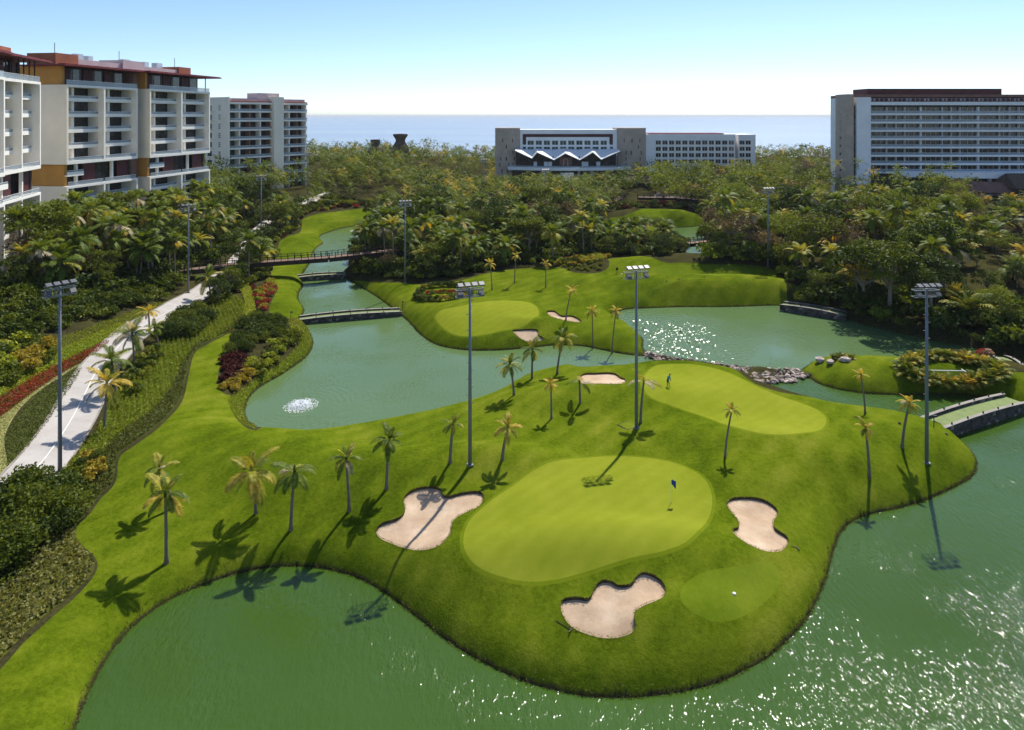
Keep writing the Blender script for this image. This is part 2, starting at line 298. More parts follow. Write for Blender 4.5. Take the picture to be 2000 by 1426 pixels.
# ------------------------------------------------------------------ the plan of the place: outlines traced as ground positions
def at0(px, py, z=0.0):
    px = np.asarray(px, float); py = np.asarray(py, float); Y = F*(H-z)/(py-HY); return (px-CX)/F*Y, Y
def catmull(P, n=4, closed=True):
    P = np.asarray(P, float); out = []; L = len(P)
    for i in range(L if closed else L-1):
        if closed: a, b_, c_, d = P[(i-1) % L], P[i], P[(i+1) % L], P[(i+2) % L]
        else: a, b_, c_, d = P[max(i-1, 0)], P[i], P[i+1], P[min(i+2, L-1)]
        for k in range(n):
            t = k/n; out.append(0.5*((2*b_)+(c_-a)*t+(2*a-5*b_+4*c_-d)*t*t+(3*b_-a-3*c_+d)*t**3))
    if not closed: out.append(P[-1])
    return np.array(out)
W_PX = [
 [(703,441),(712,452),(700,470),(688,490),(682,505),(680,522),(671,531),(670,541),(682,547),(700,558),(737,581),(764,601),(779,612),(800,631),(818,651),(839,667),(860,676),(890,682),(921,685),(966,685),(1011,682),(1050,678),(1080,675),(1117,675),(1147,678),(1177,684),(1207,690),(1234,694),(1258,696),(1276,699),(1296,705),(1288,710),(1246,717),(1204,723),(1165,725),(1135,727),(1120,722),(1095,723),(1056,731),(1017,743),(981,765),(945,781),(912,792),(870,803),(830,813),(790,821),(740,831),(700,838),(650,846),(600,851),(560,852),(530,849),(500,838),(482,820),(478,798),(488,775),(510,755),(545,735),(575,715),(600,695),(610,675),(608,655),(592,632),(588,622),(594,606),(583,587),(583,573),(591,560),(590,549),(589,543),(594,530),(604,515),(612,492),(623,480),(632,474),(624,465),(628,459),(642,454),(663,447),(684,443)],
 [(1190,615),(1221,605),(1251,603),(1327,600),(1402,600),(1453,599),(1529,597),(1560,605),(1600,612),(1641,621),(1673,631),(1711,641),(1749,649),(1800,661),(1860,672),(1920,684),(1975,700),(2040,712),(2040,722),(1970,716),(1920,702),(1860,692),(1800,696),(1770,705),(1740,707),(1700,705),(1640,705),(1600,707),(1584,711),(1566,722),(1540,724),(1480,719),(1440,716),(1400,712),(1360,705),(1320,699),(1285,694),(1268,690),(1256,680),(1255,663),(1243,651),(1222,634),(1201,622)],
 [(1478,752),(1500,759),(1530,770),(1560,780),(1620,796),(1680,804),(1740,812),(1792,824),(1820,832),(1848,841),(1880,866),(1904,892),(1908,908),(1902,928),(1880,944),(1840,964),(1800,980),(1760,992),(1720,1000),(1690,1008),(1660,1022),(1640,1045),(1627,1080),(1620,1110),(1610,1140),(1595,1175),(1575,1210),(1545,1245),(1500,1285),(1450,1312),(1400,1335),(1330,1352),(1250,1362),(1200,1363),(1150,1362),(1100,1352),(1050,1340),(1000,1322),(950,1298),(900,1270),(850,1235),(800,1195),(750,1158),(700,1130),(650,1115),(600,1108),(550,1107),(500,1113),(450,1125),(400,1142),(350,1162),(310,1185),(270,1215),(235,1250),(210,1285),(190,1320),(170,1360),(155,1400),(135,1450),(100,1560),(60,1750),(600,1850),(2400,1850),(2900,1400),(2700,1000),(2300,860),(2100,808),(2010,792),(1994,792),(1975,784),(1950,778),(1912,775),(1880,772),(1800,772),(1720,771),(1680,768),(1632,760),(1600,750),(1584,741),(1572,734),(1540,741),(1500,747)],
 [(1310,446),(1345,444),(1385,440),(1380,455),(1374,470),(1371,490),(1373,505),(1380,513),(1340,513),(1335,500),(1343,485),(1340,478),(1325,466),(1308,456)],
]
WPOLY = []
for p in W_PX:
    x, y = at0([q[0] for q in p], [q[1] for q in p]); WPOLY.append(catmull(np.c_[x, y], 3))
def seg_dist(P, poly, chunk=4000, dist=True):
    ax, ay = poly[:, 0].astype(np.float32), poly[:, 1].astype(np.float32); dx = np.roll(ax, -1)-ax; dy = np.roll(ay, -1)-ay
    L2 = dx*dx+dy*dy+1e-12; by = ay+dy; sl = dx/np.where(np.abs(dy) < 1e-9, 1e-9, dy); out = np.empty(len(P)); ins = np.empty(len(P), bool)
    x0, x1, y0, y1 = ax.min(), ax.max(), ay.min(), ay.max()
    for i in range(0, len(P), chunk):
        qx = P[i:i+chunk, 0].astype(np.float32)[:, None]-ax; Y_ = P[i:i+chunk, 1].astype(np.float32)[:, None]; qy = Y_-ay
        if dist:
            t = np.clip((qx*dx+qy*dy)/L2, 0, 1); ex = qx-t*dx; ey = qy-t*dy; out[i:i+chunk] = np.sqrt((ex*ex+ey*ey).min(1))
        c_ = (ay > Y_) != (by > Y_); ins[i:i+chunk] = (np.sum(c_ & (qx < qy*sl), 1) % 2) == 1
    return out, ins
def shore(P):
    """distance to the shoreline: positive on land, negative in water"""
    P = np.asarray(P, float).reshape(-1, 2); d = np.full(len(P), 1e9); ins = np.zeros(len(P), bool)
    for w_ in WPOLY:
        dd, ii = seg_dist(P, w_); d = np.minimum(d, dd); ins |= ii
    return np.where(ins, -d, d)
def sstep(a, b_, x):
    t = np.clip((x-a)/(b_-a), 0, 1); return t*t*(3-2*t)
def pxw(px, py, z=1.8):
    x, y = at0(px, py, z); return float(x), float(y)
# rises in the lawns: centre (photo px), radius along x, along y (m), height (m)
MOUNDS = [(1165,800,11,6.0,1.5),(1270,775,10,6,0.5),(960,880,9,6,0.8),(1120,1010,16,9,0.5),(1235,1105,10,3.2,0.9),(850,935,9,3.5,0.7),(1475,955,6,3,0.6),(1600,900,16,8,0.5),
          (1395,566,20,6.5,1.72),(1385,527,28,9.0,1.95),(950,620,13,9,0.6),(1290,432,22,9,2.6),(620,430,14,10,1.0),(700,950,10,5,0.7),(420,900,9,8,0.8),(1850,735,10,5,0.8),(1130,560,16,4,0.8),(1040,638,5,2,0.6)]
MOUNDS += [(1150,1050,17,10.5,0.55),(600,930,10,5,0.6),(330,870,6,7,0.7),(1000,930,6,3,0.7),(1330,870,13,4.5,0.7),(1540,905,9,4,0.7),(1760,860,8,4,0.6),(830,1130,9,4,0.6),(1350,1230,10,3.5,0.6),(940,610,14,8,0.4),(1140,590,9,4,0.6),(560,880,8,4,0.5)]
MW = [(*pxw(a, b_), rx, ry, h*1.35) for a, b_, rx, ry, h in MOUNDS]
WEIR_L = [pxw(*p, 0.1) for p in ((1260,692),(1300,702),(1350,706),(1400,713),(1440,722),(1480,735),(1530,735),(1572,732))]
def height(P, d=None):
    P = np.asarray(P, float).reshape(-1, 2); d = shore(P) if d is None else d; X, Y = P[:, 0], P[:, 1]; dl = np.maximum(d, 0)
    z = 1.15*(1-np.exp(-dl/0.8)) + 1.45*(1-np.exp(-dl/4.5))
    reg = np.where(X < 0, sstep(-20, -62, X), 0)*1.0 + np.where(X > 0, sstep(35, 70, X), 0)*0.55 + 0.30*sstep(190, 300, Y)*(np.abs(X) < 60)
    z = z + 7.0*sstep(10, 62, dl)*np.clip(reg, 0, 1)
    land = sstep(0.3, 5.0, dl)
    for x, y, rx, ry, h in MW:
        q = ((X-x)/rx)**2+((Y-y)/ry)**2; z = z + land*h*np.exp(-q**(2.0 if h > 2.3 else 1.35))
    z = z + land*0.10*(np.sin(X*0.31+1)*np.sin(Y*0.23)+0.6*np.sin(X*0.13-Y*0.17))
    z = z*(1-sstep(420, 560, Y)*0.75)
    dw = np.full(len(P), 1e9)
    for (x0, y0), (x1, y1) in zip(WEIR_L[:-1], WEIR_L[1:]):
        ex_, ey_ = x1-x0, y1-y0; t = np.clip(((X-x0)*ex_+(Y-y0)*ey_)/(ex_*ex_+ey_*ey_), 0, 1); dw = np.minimum(dw, np.hypot(X-x0-t*ex_, Y-y0-t*ey_))
    z = z*(1-0.86*np.exp(-(dw/3.2)**2))
    return np.where(d < 0, -1.6*(1-np.exp(d/2.0)), z)
def ground(px, py):
    """photo px -> where that ray meets the ground"""
    px = np.atleast_1d(np.asarray(px, float)); py = np.atleast_1d(np.asarray(py, float)); z = np.full(len(px), 1.5)
    for _ in range(14):
        x, y = at0(px, py, z); z = 0.45*z+0.55*height(np.c_[x, y])
    x, y = at0(px, py, z); return np.c_[x, y, height(np.c_[x, y])]
def g1(px, py): return Vector(ground(px, py)[0])
def zone(pts, n=3, smooth=True):
    P = ground([p[0] for p in pts], [p[1] for p in pts])[:, :2]
    return catmull(P, n) if smooth else P
LAWN_PX = {
 'main': [(-80,1385),(0,1308),(45,1257),(75,1230),(108,1200),(143,1170),(179,1131),(191,1103),(179,1081),(157,1062),(146,1033),(174,1006),(196,975),(219,952),(229,930),(230,908),(238,888),(269,866),(309,837),(342,804),(359,776),(368,736),(376,700),(385,685),(400,676),(425,662),(455,650),(445,680),(430,710),(425,750),(436,768),(453,775),(450,793),(467,824),(500,842),(560,815),(750,790),(950,735),(1100,703),(1230,706),(1296,704),(1330,704),(1400,713),(1440,724),(1474,749),(1560,772),(1700,793),(1800,812),(1830,826),(1960,860),(1960,980),(1700,1080),(1650,1250),(1400,1400),(1000,1390),(700,1200),(500,1160),(300,1260),(250,1450),(150,1800),(-80,1800)],
 'canal': [(526,612),(535,579),(543,562),(532,543),(530,522),(543,484),(547,471),(564,461),(585,455),(590,440),(591,429),(610,421),(642,415),(684,410),(737,404),(742,412),(722,432),(712,444),(690,470),(650,500),(625,545),(620,590),(600,612),(588,625),(558,622)],
 'mid': [(672,543),(690,549),(740,552),(790,553),(840,556),(900,548),(960,532),(1030,524),(1090,522),(1120,532),(1160,534),(1190,520),(1188,506),(1230,504),(1290,510),(1330,513),(1400,516),(1490,521),(1525,540),(1537,565),(1533,596),(1500,615),(1300,630),(1262,645),(1285,690),(1300,702),(1230,708),(1100,698),(900,705),(800,680),(760,640),(740,610),(690,570)],
 'islet': [(1560,724),(1590,700),(1700,692),(1780,702),(1830,697),(1900,706),(1950,720),(1975,733),(2000,728),(2200,760),(2400,860),(2100,825),(1980,805),(1800,785),(1650,775),(1570,745)],
 'far': [(1185,430),(1230,418),(1300,412),(1345,415),(1372,430),(1382,441),(1340,452),(1280,457),(1200,457)],
}
GREEN_PX = [
 [(905,1060),(915,1020),(950,985),(1000,950),(1040,920),(1100,898),(1170,892),(1250,893),(1320,905),(1370,930),(1390,965),(1385,1010),(1350,1050),(1300,1075),(1230,1090),(1150,1115),(1080,1133),(1020,1135),(960,1120),(920,1095)],
 [(1262,768),(1255,740),(1275,717),(1320,711),(1380,716),(1430,731),(1480,756),(1530,776),(1580,793),(1610,811),(1612,830),(1590,843),(1540,848),(1480,845),(1420,830),(1370,812),(1320,795)],
 [(850,620),(865,605),(900,598),(940,590),(985,587),(1030,590),(1050,602),(1050,618),(1030,632),(985,645),(935,655),(895,655),(868,642)],
]
TEE_PX = [
 [(1270,530),(1290,518),(1400,519),(1480,525),(1490,532),(1470,537),(1400,539),(1300,538)],
 [(1275,569),(1310,562),(1370,564),(1385,570),(1350,575),(1290,574)],
 [(1328,1165),(1348,1192),(1400,1215),(1460,1200),(1510,1160),(1525,1125),(1500,1098),(1440,1106),(1380,1116),(1342,1137)],
 [(1230,427),(1290,420),(1340,422),(1355,430),(1300,434),(1240,434)],
]
SAND_PX = [
 [(734,1037),(746,1021),(777,1011),(791,995),(788,974),(802,958),(830,950),(858,952),(866,966),(882,967),(905,961),(935,959),(945,969),(936,988),(903,1004),(884,1019),(879,1044),(858,1065),(823,1075),(788,1070),(760,1060),(742,1051)],
 [(1419,983),(1428,973),(1456,970),(1491,975),(1513,989),(1520,1002),(1511,1019),(1515,1032),(1536,1046),(1540,1061),(1525,1076),(1498,1077),(1468,1066),(1441,1049),(1430,1034),(1443,1027),(1438,1011),(1424,994)],
 [(1095,1182),(1101,1169),(1127,1165),(1150,1167),(1161,1148),(1173,1134),(1191,1133),(1210,1142),(1233,1138),(1246,1121),(1263,1117),(1290,1131),(1301,1153),(1292,1168),(1256,1184),(1239,1197),(1241,1223),(1229,1239),(1195,1247),(1157,1242),(1120,1227),(1101,1205)],
 [(1128,741),(1139,730),(1165,728),(1198,728),(1213,737),(1223,745),(1200,750),(1160,749),(1133,748)],
 [(1001,645),(1020,643),(1032,642),(1050,644),(1052,654),(1062,660),(1056,664),(1038,666),(1020,663),(1008,654)],
 [(1068,608),(1083,607),(1097,616),(1117,616),(1132,623),(1135,629),(1117,628),(1097,624),(1074,617)],
]
ROWS_PX = [(116,930),(172,862),(203,817),(212,775),(245,735),(292,692),(332,652),(372,622),(422,592),(452,577),(475,590),(478,620),(450,646),(412,664),(390,672),(372,688),(352,720),(335,760),(312,790),(275,822),(235,850),(205,885),(190,930),(165,975),(130,1000),(80,985)]
BED_PX = {'red': [(-60,812),(0,777),(60,740),(120,708),(206,668),(205,679),(140,716),(80,754),(20,799),(-10,820),(-60,852)],
 'pale': [(174,706),(150,716),(60,776),(14,838),(10,880),(16,905),(-10,945),(-40,970),(-40,852),(20,801),(80,756),(140,718)],
 'verge': [(160,722),(110,746),(60,785),(16,842),(13,880),(19,908),(62,866),(112,798)],
 'green': [(70,737),(130,703),(210,662),(250,645),(240,632),(140,672),(60,712),(0,745),(-40,760),(-40,795),(0,773)],
 'olive': [(100,667),(180,637),(270,604),(325,587),(300,606),(240,632),(140,672),(60,710)],
 'rows': ROWS_PX,
 'slope': [(470,618),(455,644),(425,657),(400,670),(381,686),(371,702),(363,737),(354,776),(338,800),(305,832),(265,860),(233,884),(225,908),(223,932),(212,950),(190,973),(168,1004),(145,1028),(130,1005),(165,972),(190,925),(205,882),(236,848),(276,820),(312,788),(335,757),(352,718),(372,686),(390,670),(412,662),(448,640)],
 'litter': [(-80,1345),(0,1288),(42,1243),(72,1215),(104,1188),(140,1160),(172,1128),(185,1103),(173,1082),(151,1062),(142,1036),(90,1062),(60,1112),(0,1150),(-80,1180)],
 'lime': [(466,556),(486,556),(499,600),(493,618),(474,616),(479,590)], 'maroon': [(488,556),(500,560),(515,612),(500,620),(499,600)],
 'bank': [(588,627),(606,655),(609,675),(599,694),(574,714),(544,734),(509,754),(487,774),(477,798),(481,821),(500,840),(470,824),(450,793),(455,773),(500,740),(550,707),(585,670),(592,640)]}
BED_MAT = {'red': 'bed_red', 'pale': 'bed_pale', 'verge': 'bed_verge', 'green': 'bed_green', 'olive': 'bed_olive', 'rows': 'bed_green', 'slope': 'bed_verge', 'litter': 'bed_olive', 'bank': 'bed_green', 'lime': 'bed_lime', 'maroon': 'bed_red'}
BED = {k: zone(p) for k, p in BED_PX.items()}
LAWN = {k: zone(p) for k, p in LAWN_PX.items()}
GREEN = [zone(p, 4) for p in GREEN_PX]; TEE = [zone(p, 4) for p in TEE_PX]; SAND = [zone(p, 4) for p in SAND_PX]
def grow(p, r):
    T = np.roll(p, -1, 0)-np.roll(p, 1, 0); T /= np.linalg.norm(T, axis=1)[:, None]; Nn = np.c_[T[:, 1], -T[:, 0]]; a2 = np.dot(p[:, 0], np.roll(p[:, 1], -1))-np.dot(p[:, 1], np.roll(p[:, 0], -1)); return p+Nn*r*(1 if a2 > 0 else -1)
COLLAR = [grow(p, 0.32) for p in GREEN]
PATH_C = catmull(ground(*zip(*[(-60,1095),(25,978),(90,893),(138,822),(168,765),(192,722),(240,668),(287,632),(342,602),(402,566),(450,530),(482,490),(512,448),(545,420),(592,398),(645,378)]))[:, :2], 5, False)
def ribbon(C, w0, w1=None):
    T = np.gradient(C, axis=0); T /= np.linalg.norm(T, axis=1)[:, None]; Nn = np.c_[-T[:, 1], T[:, 0]]; w1 = -w0 if w1 is None else w1
    return C+Nn*w0, C+Nn*w1
pl, pr = ribbon(PATH_C, 2.6); PATH = np.r_[pl, pr[::-1]]

# ------------------------------------------------------------------ terrain: one triangulated sheet, cut along every outline
fan = []
y = 33.0; row = 0
while y < 640:
    s_ = 0.0105
    xs = np.arange(-1.25, 1.25, s_)+(row % 2)*s_/2; fan.append(np.c_[xs*y, np.full(len(xs), y)]); y *= 1+s_; row += 1
fan = np.vstack(fan); dsh = shore(fan); fan = fan[(dsh > -4.5) & (np.abs(dsh) > 0.15)]
polys = [(n, p) for n, p in [('bed', p) for p in BED.values()]+[('lawn', p) for p in LAWN.values()]+[('collar', p) for p in COLLAR]+[('green', p) for p in GREEN]+[('tee', p) for p in TEE]+[('sand', p) for p in SAND]+[('path', PATH)]]
keep = np.ones(len(fan), bool)
pts = [Vector(p) for p in fan]; edges = []
def add_loop(P):
    o = len(pts); n = len(P); pts.extend(Vector(p) for p in P); edges.extend((o+i, o+(i+1) % n) for i in range(n))
for w_ in WPOLY: add_loop(w_)
for _, p in polys: add_loop(p)
res = delaunay_2d_cdt(pts, edges, [], 0, 1e-4)
TV = np.array([tuple(v) for v in res[0]]); TF = np.array([f for f in res[2] if len(f) == 3], dtype=np.int32)
a_, b_, c_ = TV[TF[:, 0]], TV[TF[:, 1]], TV[TF[:, 2]]
ar = 0.5*((b_[:, 0]-a_[:, 0])*(c_[:, 1]-a_[:, 1])-(b_[:, 1]-a_[:, 1])*(c_[:, 0]-a_[:, 0]))
TF[ar < 0] = TF[ar < 0][:, ::-1]; TF = TF[np.abs(ar) > 1e-6]
cen = TV[TF].mean(1)
dv = shore(TV); on = np.abs(dv) < 4e-3
TZ = height(TV, dv); TZ[on] = 0.0
P3 = np.c_[TV, TZ]; fn = np.cross(P3[TF[:, 1]]-P3[TF[:, 0]], P3[TF[:, 2]]-P3[TF[:, 0]])
TN = np.zeros((len(TV), 3))
for k in range(3): np.add.at(TN, TF[:, k], fn)
TN /= np.linalg.norm(TN, axis=1)[:, None]+1e-12
cls = np.zeros(len(TF), int); cd = dv[TF].mean(1)          # 0 soil
zone_list = []
def claim(poly, code, need=None):
    _, ins = seg_dist(cen, poly, dist=False); cls[ins if need is None else ins & need] = code
codes = []
for i, (k, p) in enumerate(BED.items()): claim(p, 50+i); codes.append((50+i, 'planting_bed', BED_MAT[k]))
for p in LAWN.values(): claim(p, 1)
claim(PATH, 2)
for i, p in enumerate(COLLAR): claim(p, 70+i, cls == 1); codes.append((70+i, 'green_collar', 'collar'))
for i, p in enumerate(TEE): claim(p, 10+i); codes.append((10+i, 'tee_box', 'tee'))
for i, p in enumerate(GREEN): claim(p, 20+i); codes.append((20+i, 'putting_green', 'green'))
for i, p in enumerate(SAND): claim(p, 30+i)
def sub_terrain(sel, name, mat, dz=None, normals=True):
    F_ = TF[sel]; used = np.unique(F_); mp = np.full(len(TV), -1); mp[used] = np.arange(len(used))
    z = TZ[used] if dz is None else TZ[used]+dz[used]
    me = fast_mesh(name, np.c_[TV[used], z], mp[F_], mat, True)
    if normals: me.normals_split_custom_set_from_vertices([tuple(n) for n in TN[used]])
    return obj(name, me, kind='structure')
sub_terrain((cls == 0) & (cd > -4), 'ground', 'soil')
sub_terrain((cls == 1) & (cd > -4), 'lawn', 'lawn')
path_o = sub_terrain(cls == 2, 'path', 'concrete')
for c0, nm, mt in codes: sub_terrain(cls == c0, nm, mt)
for i, p in enumerate(SAND):
    dd, ins = seg_dist(TV, p); edge_ = dd < 1e-3
    sel = cls == 30+i
    dz = np.where(edge_, -0.26, -0.26-0.30*sstep(0, 2.2, dd))
    s_o = sub_terrain(sel, 'sand_bunker', 'sand', dz, normals=False)
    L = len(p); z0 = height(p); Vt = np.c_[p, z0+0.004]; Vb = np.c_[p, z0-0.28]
    # lip: upright soil-coloured face from the turf edge down to the sand
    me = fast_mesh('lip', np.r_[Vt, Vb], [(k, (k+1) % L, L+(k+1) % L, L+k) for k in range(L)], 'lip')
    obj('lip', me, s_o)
# painted centre line and kerb strips on the path
cl = PATH_C[5:48]; l0, l1 = ribbon(cl, 0.05); n_ = len(cl)
V = np.r_[np.c_[l0, height(l0)+0.07], np.c_[l1, height(l1)+0.07]]
obj('centre_line', fast_mesh('centre_line', V, [(k, n_+k, n_+k+1, k+1) for k in range(n_-1)], 'white_paint'), path_o)

for s_ in (2.6, -2.6):
    k0, k1 = ribbon(PATH_C[:70], s_+0.09, s_-0.09); n_ = len(k0); za_ = height(PATH_C[:70]+(k0+k1)/2-PATH_C[:70]); V = np.r_[np.c_[k0, za_+0.12], np.c_[k1, za_+0.12], np.c_[k0, za_-0.1], np.c_[k1, za_-0.1]]
    obj('kerb', fast_mesh('kerb', V, [q for k in range(n_-1) for q in ((k, n_+k, n_+k+1, k+1), (k, k+1, 2*n_+k+1, 2*n_+k), (n_+k, 3*n_+k, 3*n_+k+1, n_+k+1))], 'coping'), path_o)
# water sheets
def plane(name, x0, x1, y0, y1, z, mat):
    return obj(name, fast_mesh(name, [(x0, y0, z), (x1, y0, z), (x1, y1, z), (x0, y1, z)], [(0, 1, 2, 3)], mat), kind='structure')
for nm_, w_, mt_ in (('lagoon', WPOLY[0], 'lagoon_water'), ('upper_lake', WPOLY[1], 'upper_water'), ('lake', WPOLY[2], 'lake_water'), ('pond', WPOLY[3], 'lagoon_water')):
    me = bpy.data.meshes.new(nm_); me.from_pydata([(x, y, 0.0) for x, y in w_], [], [tuple(range(len(w_)))]); me.materials.append(MATS[mt_]); me.update()
    if me.polygons[0].normal.z < 0: me.flip_normals()
    obj(nm_, me, kind='structure')
plane('sea', -30000, 30000, 600, 56000, -0.6, 'sea_water')
me = fast_mesh('beach', [(-1200, 560, 0.4), (1200, 560, 0.4), (1500, 668, -0.9), (-1500, 668, -0.9)], [(0, 1, 2, 3)], 'beach_sand'); obj('beach', me, kind='structure')
plane('land', -3000, 3000, -400, 566, -2.2, 'soil')

# ------------------------------------------------------------------ buildings
def rotz_of(dx, dy): return math.atan2(dy, dx)
FOOT = []          # footprints, kept free of trees
def footprint(root, x0, x1, y0, y1, m=1.5):
    c_, s_ = math.cos(root.rotation_euler.z), math.sin(root.rotation_euler.z); X, Y = root.location.x, root.location.y
    FOOT.append(np.array([(X+a*c_-b_*s_, Y+a*s_+b_*c_) for a, b_ in ((x0-m, y0-m), (x1+m, y0-m), (x1+m, y1+m), (x0-m, y1+m))]))
def railing(parent, x0, x1, y, z, h=1.0):
    bpart(parent, 'railing', 'rail_glass', x0, x1, y, y+0.04, z, z+h-0.06); bpart(parent, 'handrail', 'white_paint', x0, x1, y-0.03, y+0.07, z+h-0.058, z+h)
def balcony(parent, x0, x1, y0, y1, z, up=0.55, mat='white_wall'):
    b_ = MB(); b_.box(((x0+x1)/2, (y0+y1)/2, z-0.17), (x1-x0, y1-y0, 0.34)); b_.box(((x0+x1)/2, y0+0.1, z+up/2), (x1-x0, 0.2, up))
    o = obj('balcony', b_.mesh('balcony', mat), parent); railing(o, x0, x1, y0+0.06, z+up, 1.12-up); return o
def wing(root, xa, xb, yo, zs, fl_up=5, bays=2, depth=15.0):
    """one white stack of the tower block: lower box, set-back storeys, upper box, penthouse under a thin red roof. zs: ground, lower top, upper bottom, upper top, roof"""
    zg, z1, z2, z3, z4 = zs; yb = yo+4.6
    bpart(root, 'core', 'interior', xa+1.7, xb-1.7, yb+0.12, yo+depth-0.4, zg, z4-0.02)
    fin = 0.55; wbay = (xb-xa-fin)/bays
    def frame(zb, zt, floors, name):
        fh = (zt-zb)/floors
        for k in range(bays+1):
            x = xa+k*wbay; end = k in (0, bays)
            bpart(root, 'side_wall' if end else 'fin_wall', 'cream_wall' if k == 0 else 'white_wall', x, x+fin, yo, yo+depth if end else yb+0.1, zb, zt)
        for k in range(bays):
            x0 = xa+k*wbay+fin+0.003; x1 = xa+(k+1)*wbay-0.003
            bpart(root, 'top_beam', 'white_wall', x0, x1, yo+0.004, yb, zt-0.55, zt-0.004)
            bpart(root, 'bottom_beam', 'white_wall', x0, x1, yo+0.004, yb, zb+0.004, zb+0.75)
            for f in range(floors):
                z = zb+f*fh
                zz = z+(0.75 if f == 0 else 0)
                if f: balcony(root, x0, x1-0.01, yo+1.6, yb, z+0.2, 0.5)
                else: railing(root, x0, x1, yo+0.12, zz, 0.9)
                xm = x0+(x1-x0)*0.34
                wd = bpart(root, 'window', 'glass_dark', xm+0.5, x1-0.02, yb+0.02, yb+0.1, zz, z+fh-(0.56 if f == floors-1 else 0.2))
                bpart(root, 'window', 'glass_dark' if (f+k) % 3 else 'glass_green', x0+0.1, xm-0.3, yb+0.02, yb+0.1, zz, z+fh-(0.56 if f == floors-1 else 0.2))
                bpart(root, 'partition', 'white_wall', xm-0.28, xm+0.45, yo+2.4, yb+0.1, zz, z+fh-(0.56 if f == floors-1 else 0.2))
    frame(zg, z1, 5, 'lower'); frame(z2, z3, fl_up, 'upper')
    # set-back storeys between the boxes
    bpart(root, 'set_back_wall', 'orange_wall', xa+0.8, xa+1.6, yo+1.4, yo+depth-0.5, z1+0.003, z2-0.003)
    bpart(root, 'set_back_wall', 'interior', xb-1.6, xb-1.0, yo+1.4, yo+depth-0.5, z1+0.003, z2-0.003)
    for k in range(bays):
        x0 = xa+k*wbay+fin; x1 = xa+(k+1)*wbay
        bpart(root, 'window', 'glass_dark', max(x0, xa+1.7), min(x1, xb-1.7), yo+3.2, yo+3.3, z1+0.3, z2-0.1)
        bpart(root, 'maroon_panel', 'maroon_panel', x0+wbay*0.52, x0+wbay*0.86, yo+1.7, yo+1.95, z1+0.01, z2-0.01)
        bpart(root, 'column', 'white_wall', x0+wbay*0.30, x0+wbay*0.30+0.6, yo+1.2, yo+1.8, z1+0.01, z2-0.01)
        if k == 0: balcony(root, xa+0.9, xa+wbay*0.5, yo+0.6, yo+3.1, (z1+z2)/2, 0.7)
        railing(root, x0, x1, yo+0.15, z1+0.02, 1.0)
    # penthouse
    bpart(root, 'penthouse_wall', 'orange_wall', xa+0.6, xa+1.4, yo+1.9, yo+depth, z3+0.003, z4-0.003)
    n = bays*3
    for k in range(n):
        x0 = xa+1.5+(xb-xa-2.6)*k/n; x1 = xa+1.5+(xb-xa-2.6)*(k+1)/n
        bpart(root, 'window' if k % 2 else 'maroon_panel', 'glass_dark' if k % 2 else 'maroon_panel', x0, x1-0.35, yo+3.3+0.25*(k % 2), yo+3.6+0.25*(k % 2), z3+0.01, z4-0.3)
        bpart(root, 'post', 'dark_wood', x1-0.25, x1-0.05, yo+0.7, yo+0.9, z3+0.002, z4-0.003)
    railing(root, xa+0.1, xb-0.1, yo+0.15, z3+0.01, 1.15)
def tower(name, label, P0, P1, wings, zs, roof):
    root = thing(name, label, 'building', (P0[0], P0[1], 0), rotz_of(P1[0]-P0[0], P1[1]-P0[1]))
    for w_ in wings: wing(root, *w_, zs)
    z4 = zs[4]
    for (xa, xb, y0, y1, ov) in roof:
        r = bpart(root, 'roof', 'roof_red', xa, xb, y0, y1, z4, z4+0.32)
        n = int((xb-xa)/3.2)
        for k in range(n): bpart(r, 'eave_board', 'roof_red', -(xb-xa)/2+k*(xb-xa)/n+0.2, -(xb-xa)/2+(k+1)*(xb-xa)/n-0.2, -(y1-y0)/2+0.3, -(y1-y0)/2+2.4, 0.17, 0.36)
    return root
ZS = (3.0, 22.9, 28.2, 47.5, 52.0)
B = tower('apartment_tower', 'tall white apartment block with two balcony stacks, orange walls and thin red roof', (-107, 164), (-103, 188.2), [(0, 24.3, 0.0), (27.0, 55.0, -1.6)], ZS, [(-1.5, 25.6, -1.2, 13, 0), (25.7, 59.5, -2.8, 13, 0)])
footprint(B, 0, 56, -3, 16)
bpart(B, 'link_wall', 'brown_wall', 24.32, 26.98, 2.2, 12, 3, 51.8)
for (x0, x1, y0, y1, z1, mt) in ((1, 8, 4, 12, 55.3, 'terracotta'), (8.2, 24, 5, 12, 54.4, 'pink_wall'), (24.2, 32, 4.5, 12, 55.4, 'pink_wall'), (32.2, 48, 5, 12, 54.2, 'pink_wall'), (48.2, 54, 4.5, 12, 55.2, 'terracotta')):
    bpart(B, 'roof_parapet', mt, x0, x1, y0, y1, 52.34, z1)
for (x, y, w_, d_, h_) in ((12, 8, 2.2, 1.6, 1.4), (17, 9, 1.6, 1.6, 1.1), (29, 8, 2.4, 1.8, 1.3), (38, 8.5, 1.8, 1.5, 1.2), (44, 9, 2.6, 1.8, 1.5)): bpart(B, 'roof_unit', 'steel_light', x, x+w_, y, y+d_, 54.1, 55.4+h_*0.5)
for x in (5, 27, 51): bpart(B, 'antenna', 'steel', x, x+0.12, 8, 8.12, 55, 58.2)
A = tower('apartment_tower', 'white apartment block cut off by the left edge of the picture', (-94.2, 113.8), (-105.6, 153), [(0.0, 19.6, -1.0), (20.4, 40.8, 0.0)], ZS, [(-1, 20.4, -2.2, 12, 0), (20.5, 43.5, -1.4, 12, 0)])
footprint(A, -2, 43, -3, 16)
bpart(A, 'roof_parapet', 'terracotta', 12, 36, 4, 11, 52.34, 54.6)
bpart(A, 'link_wall', 'brown_wall', 19.62, 20.38, 1.5, 12, 3, 51.8)
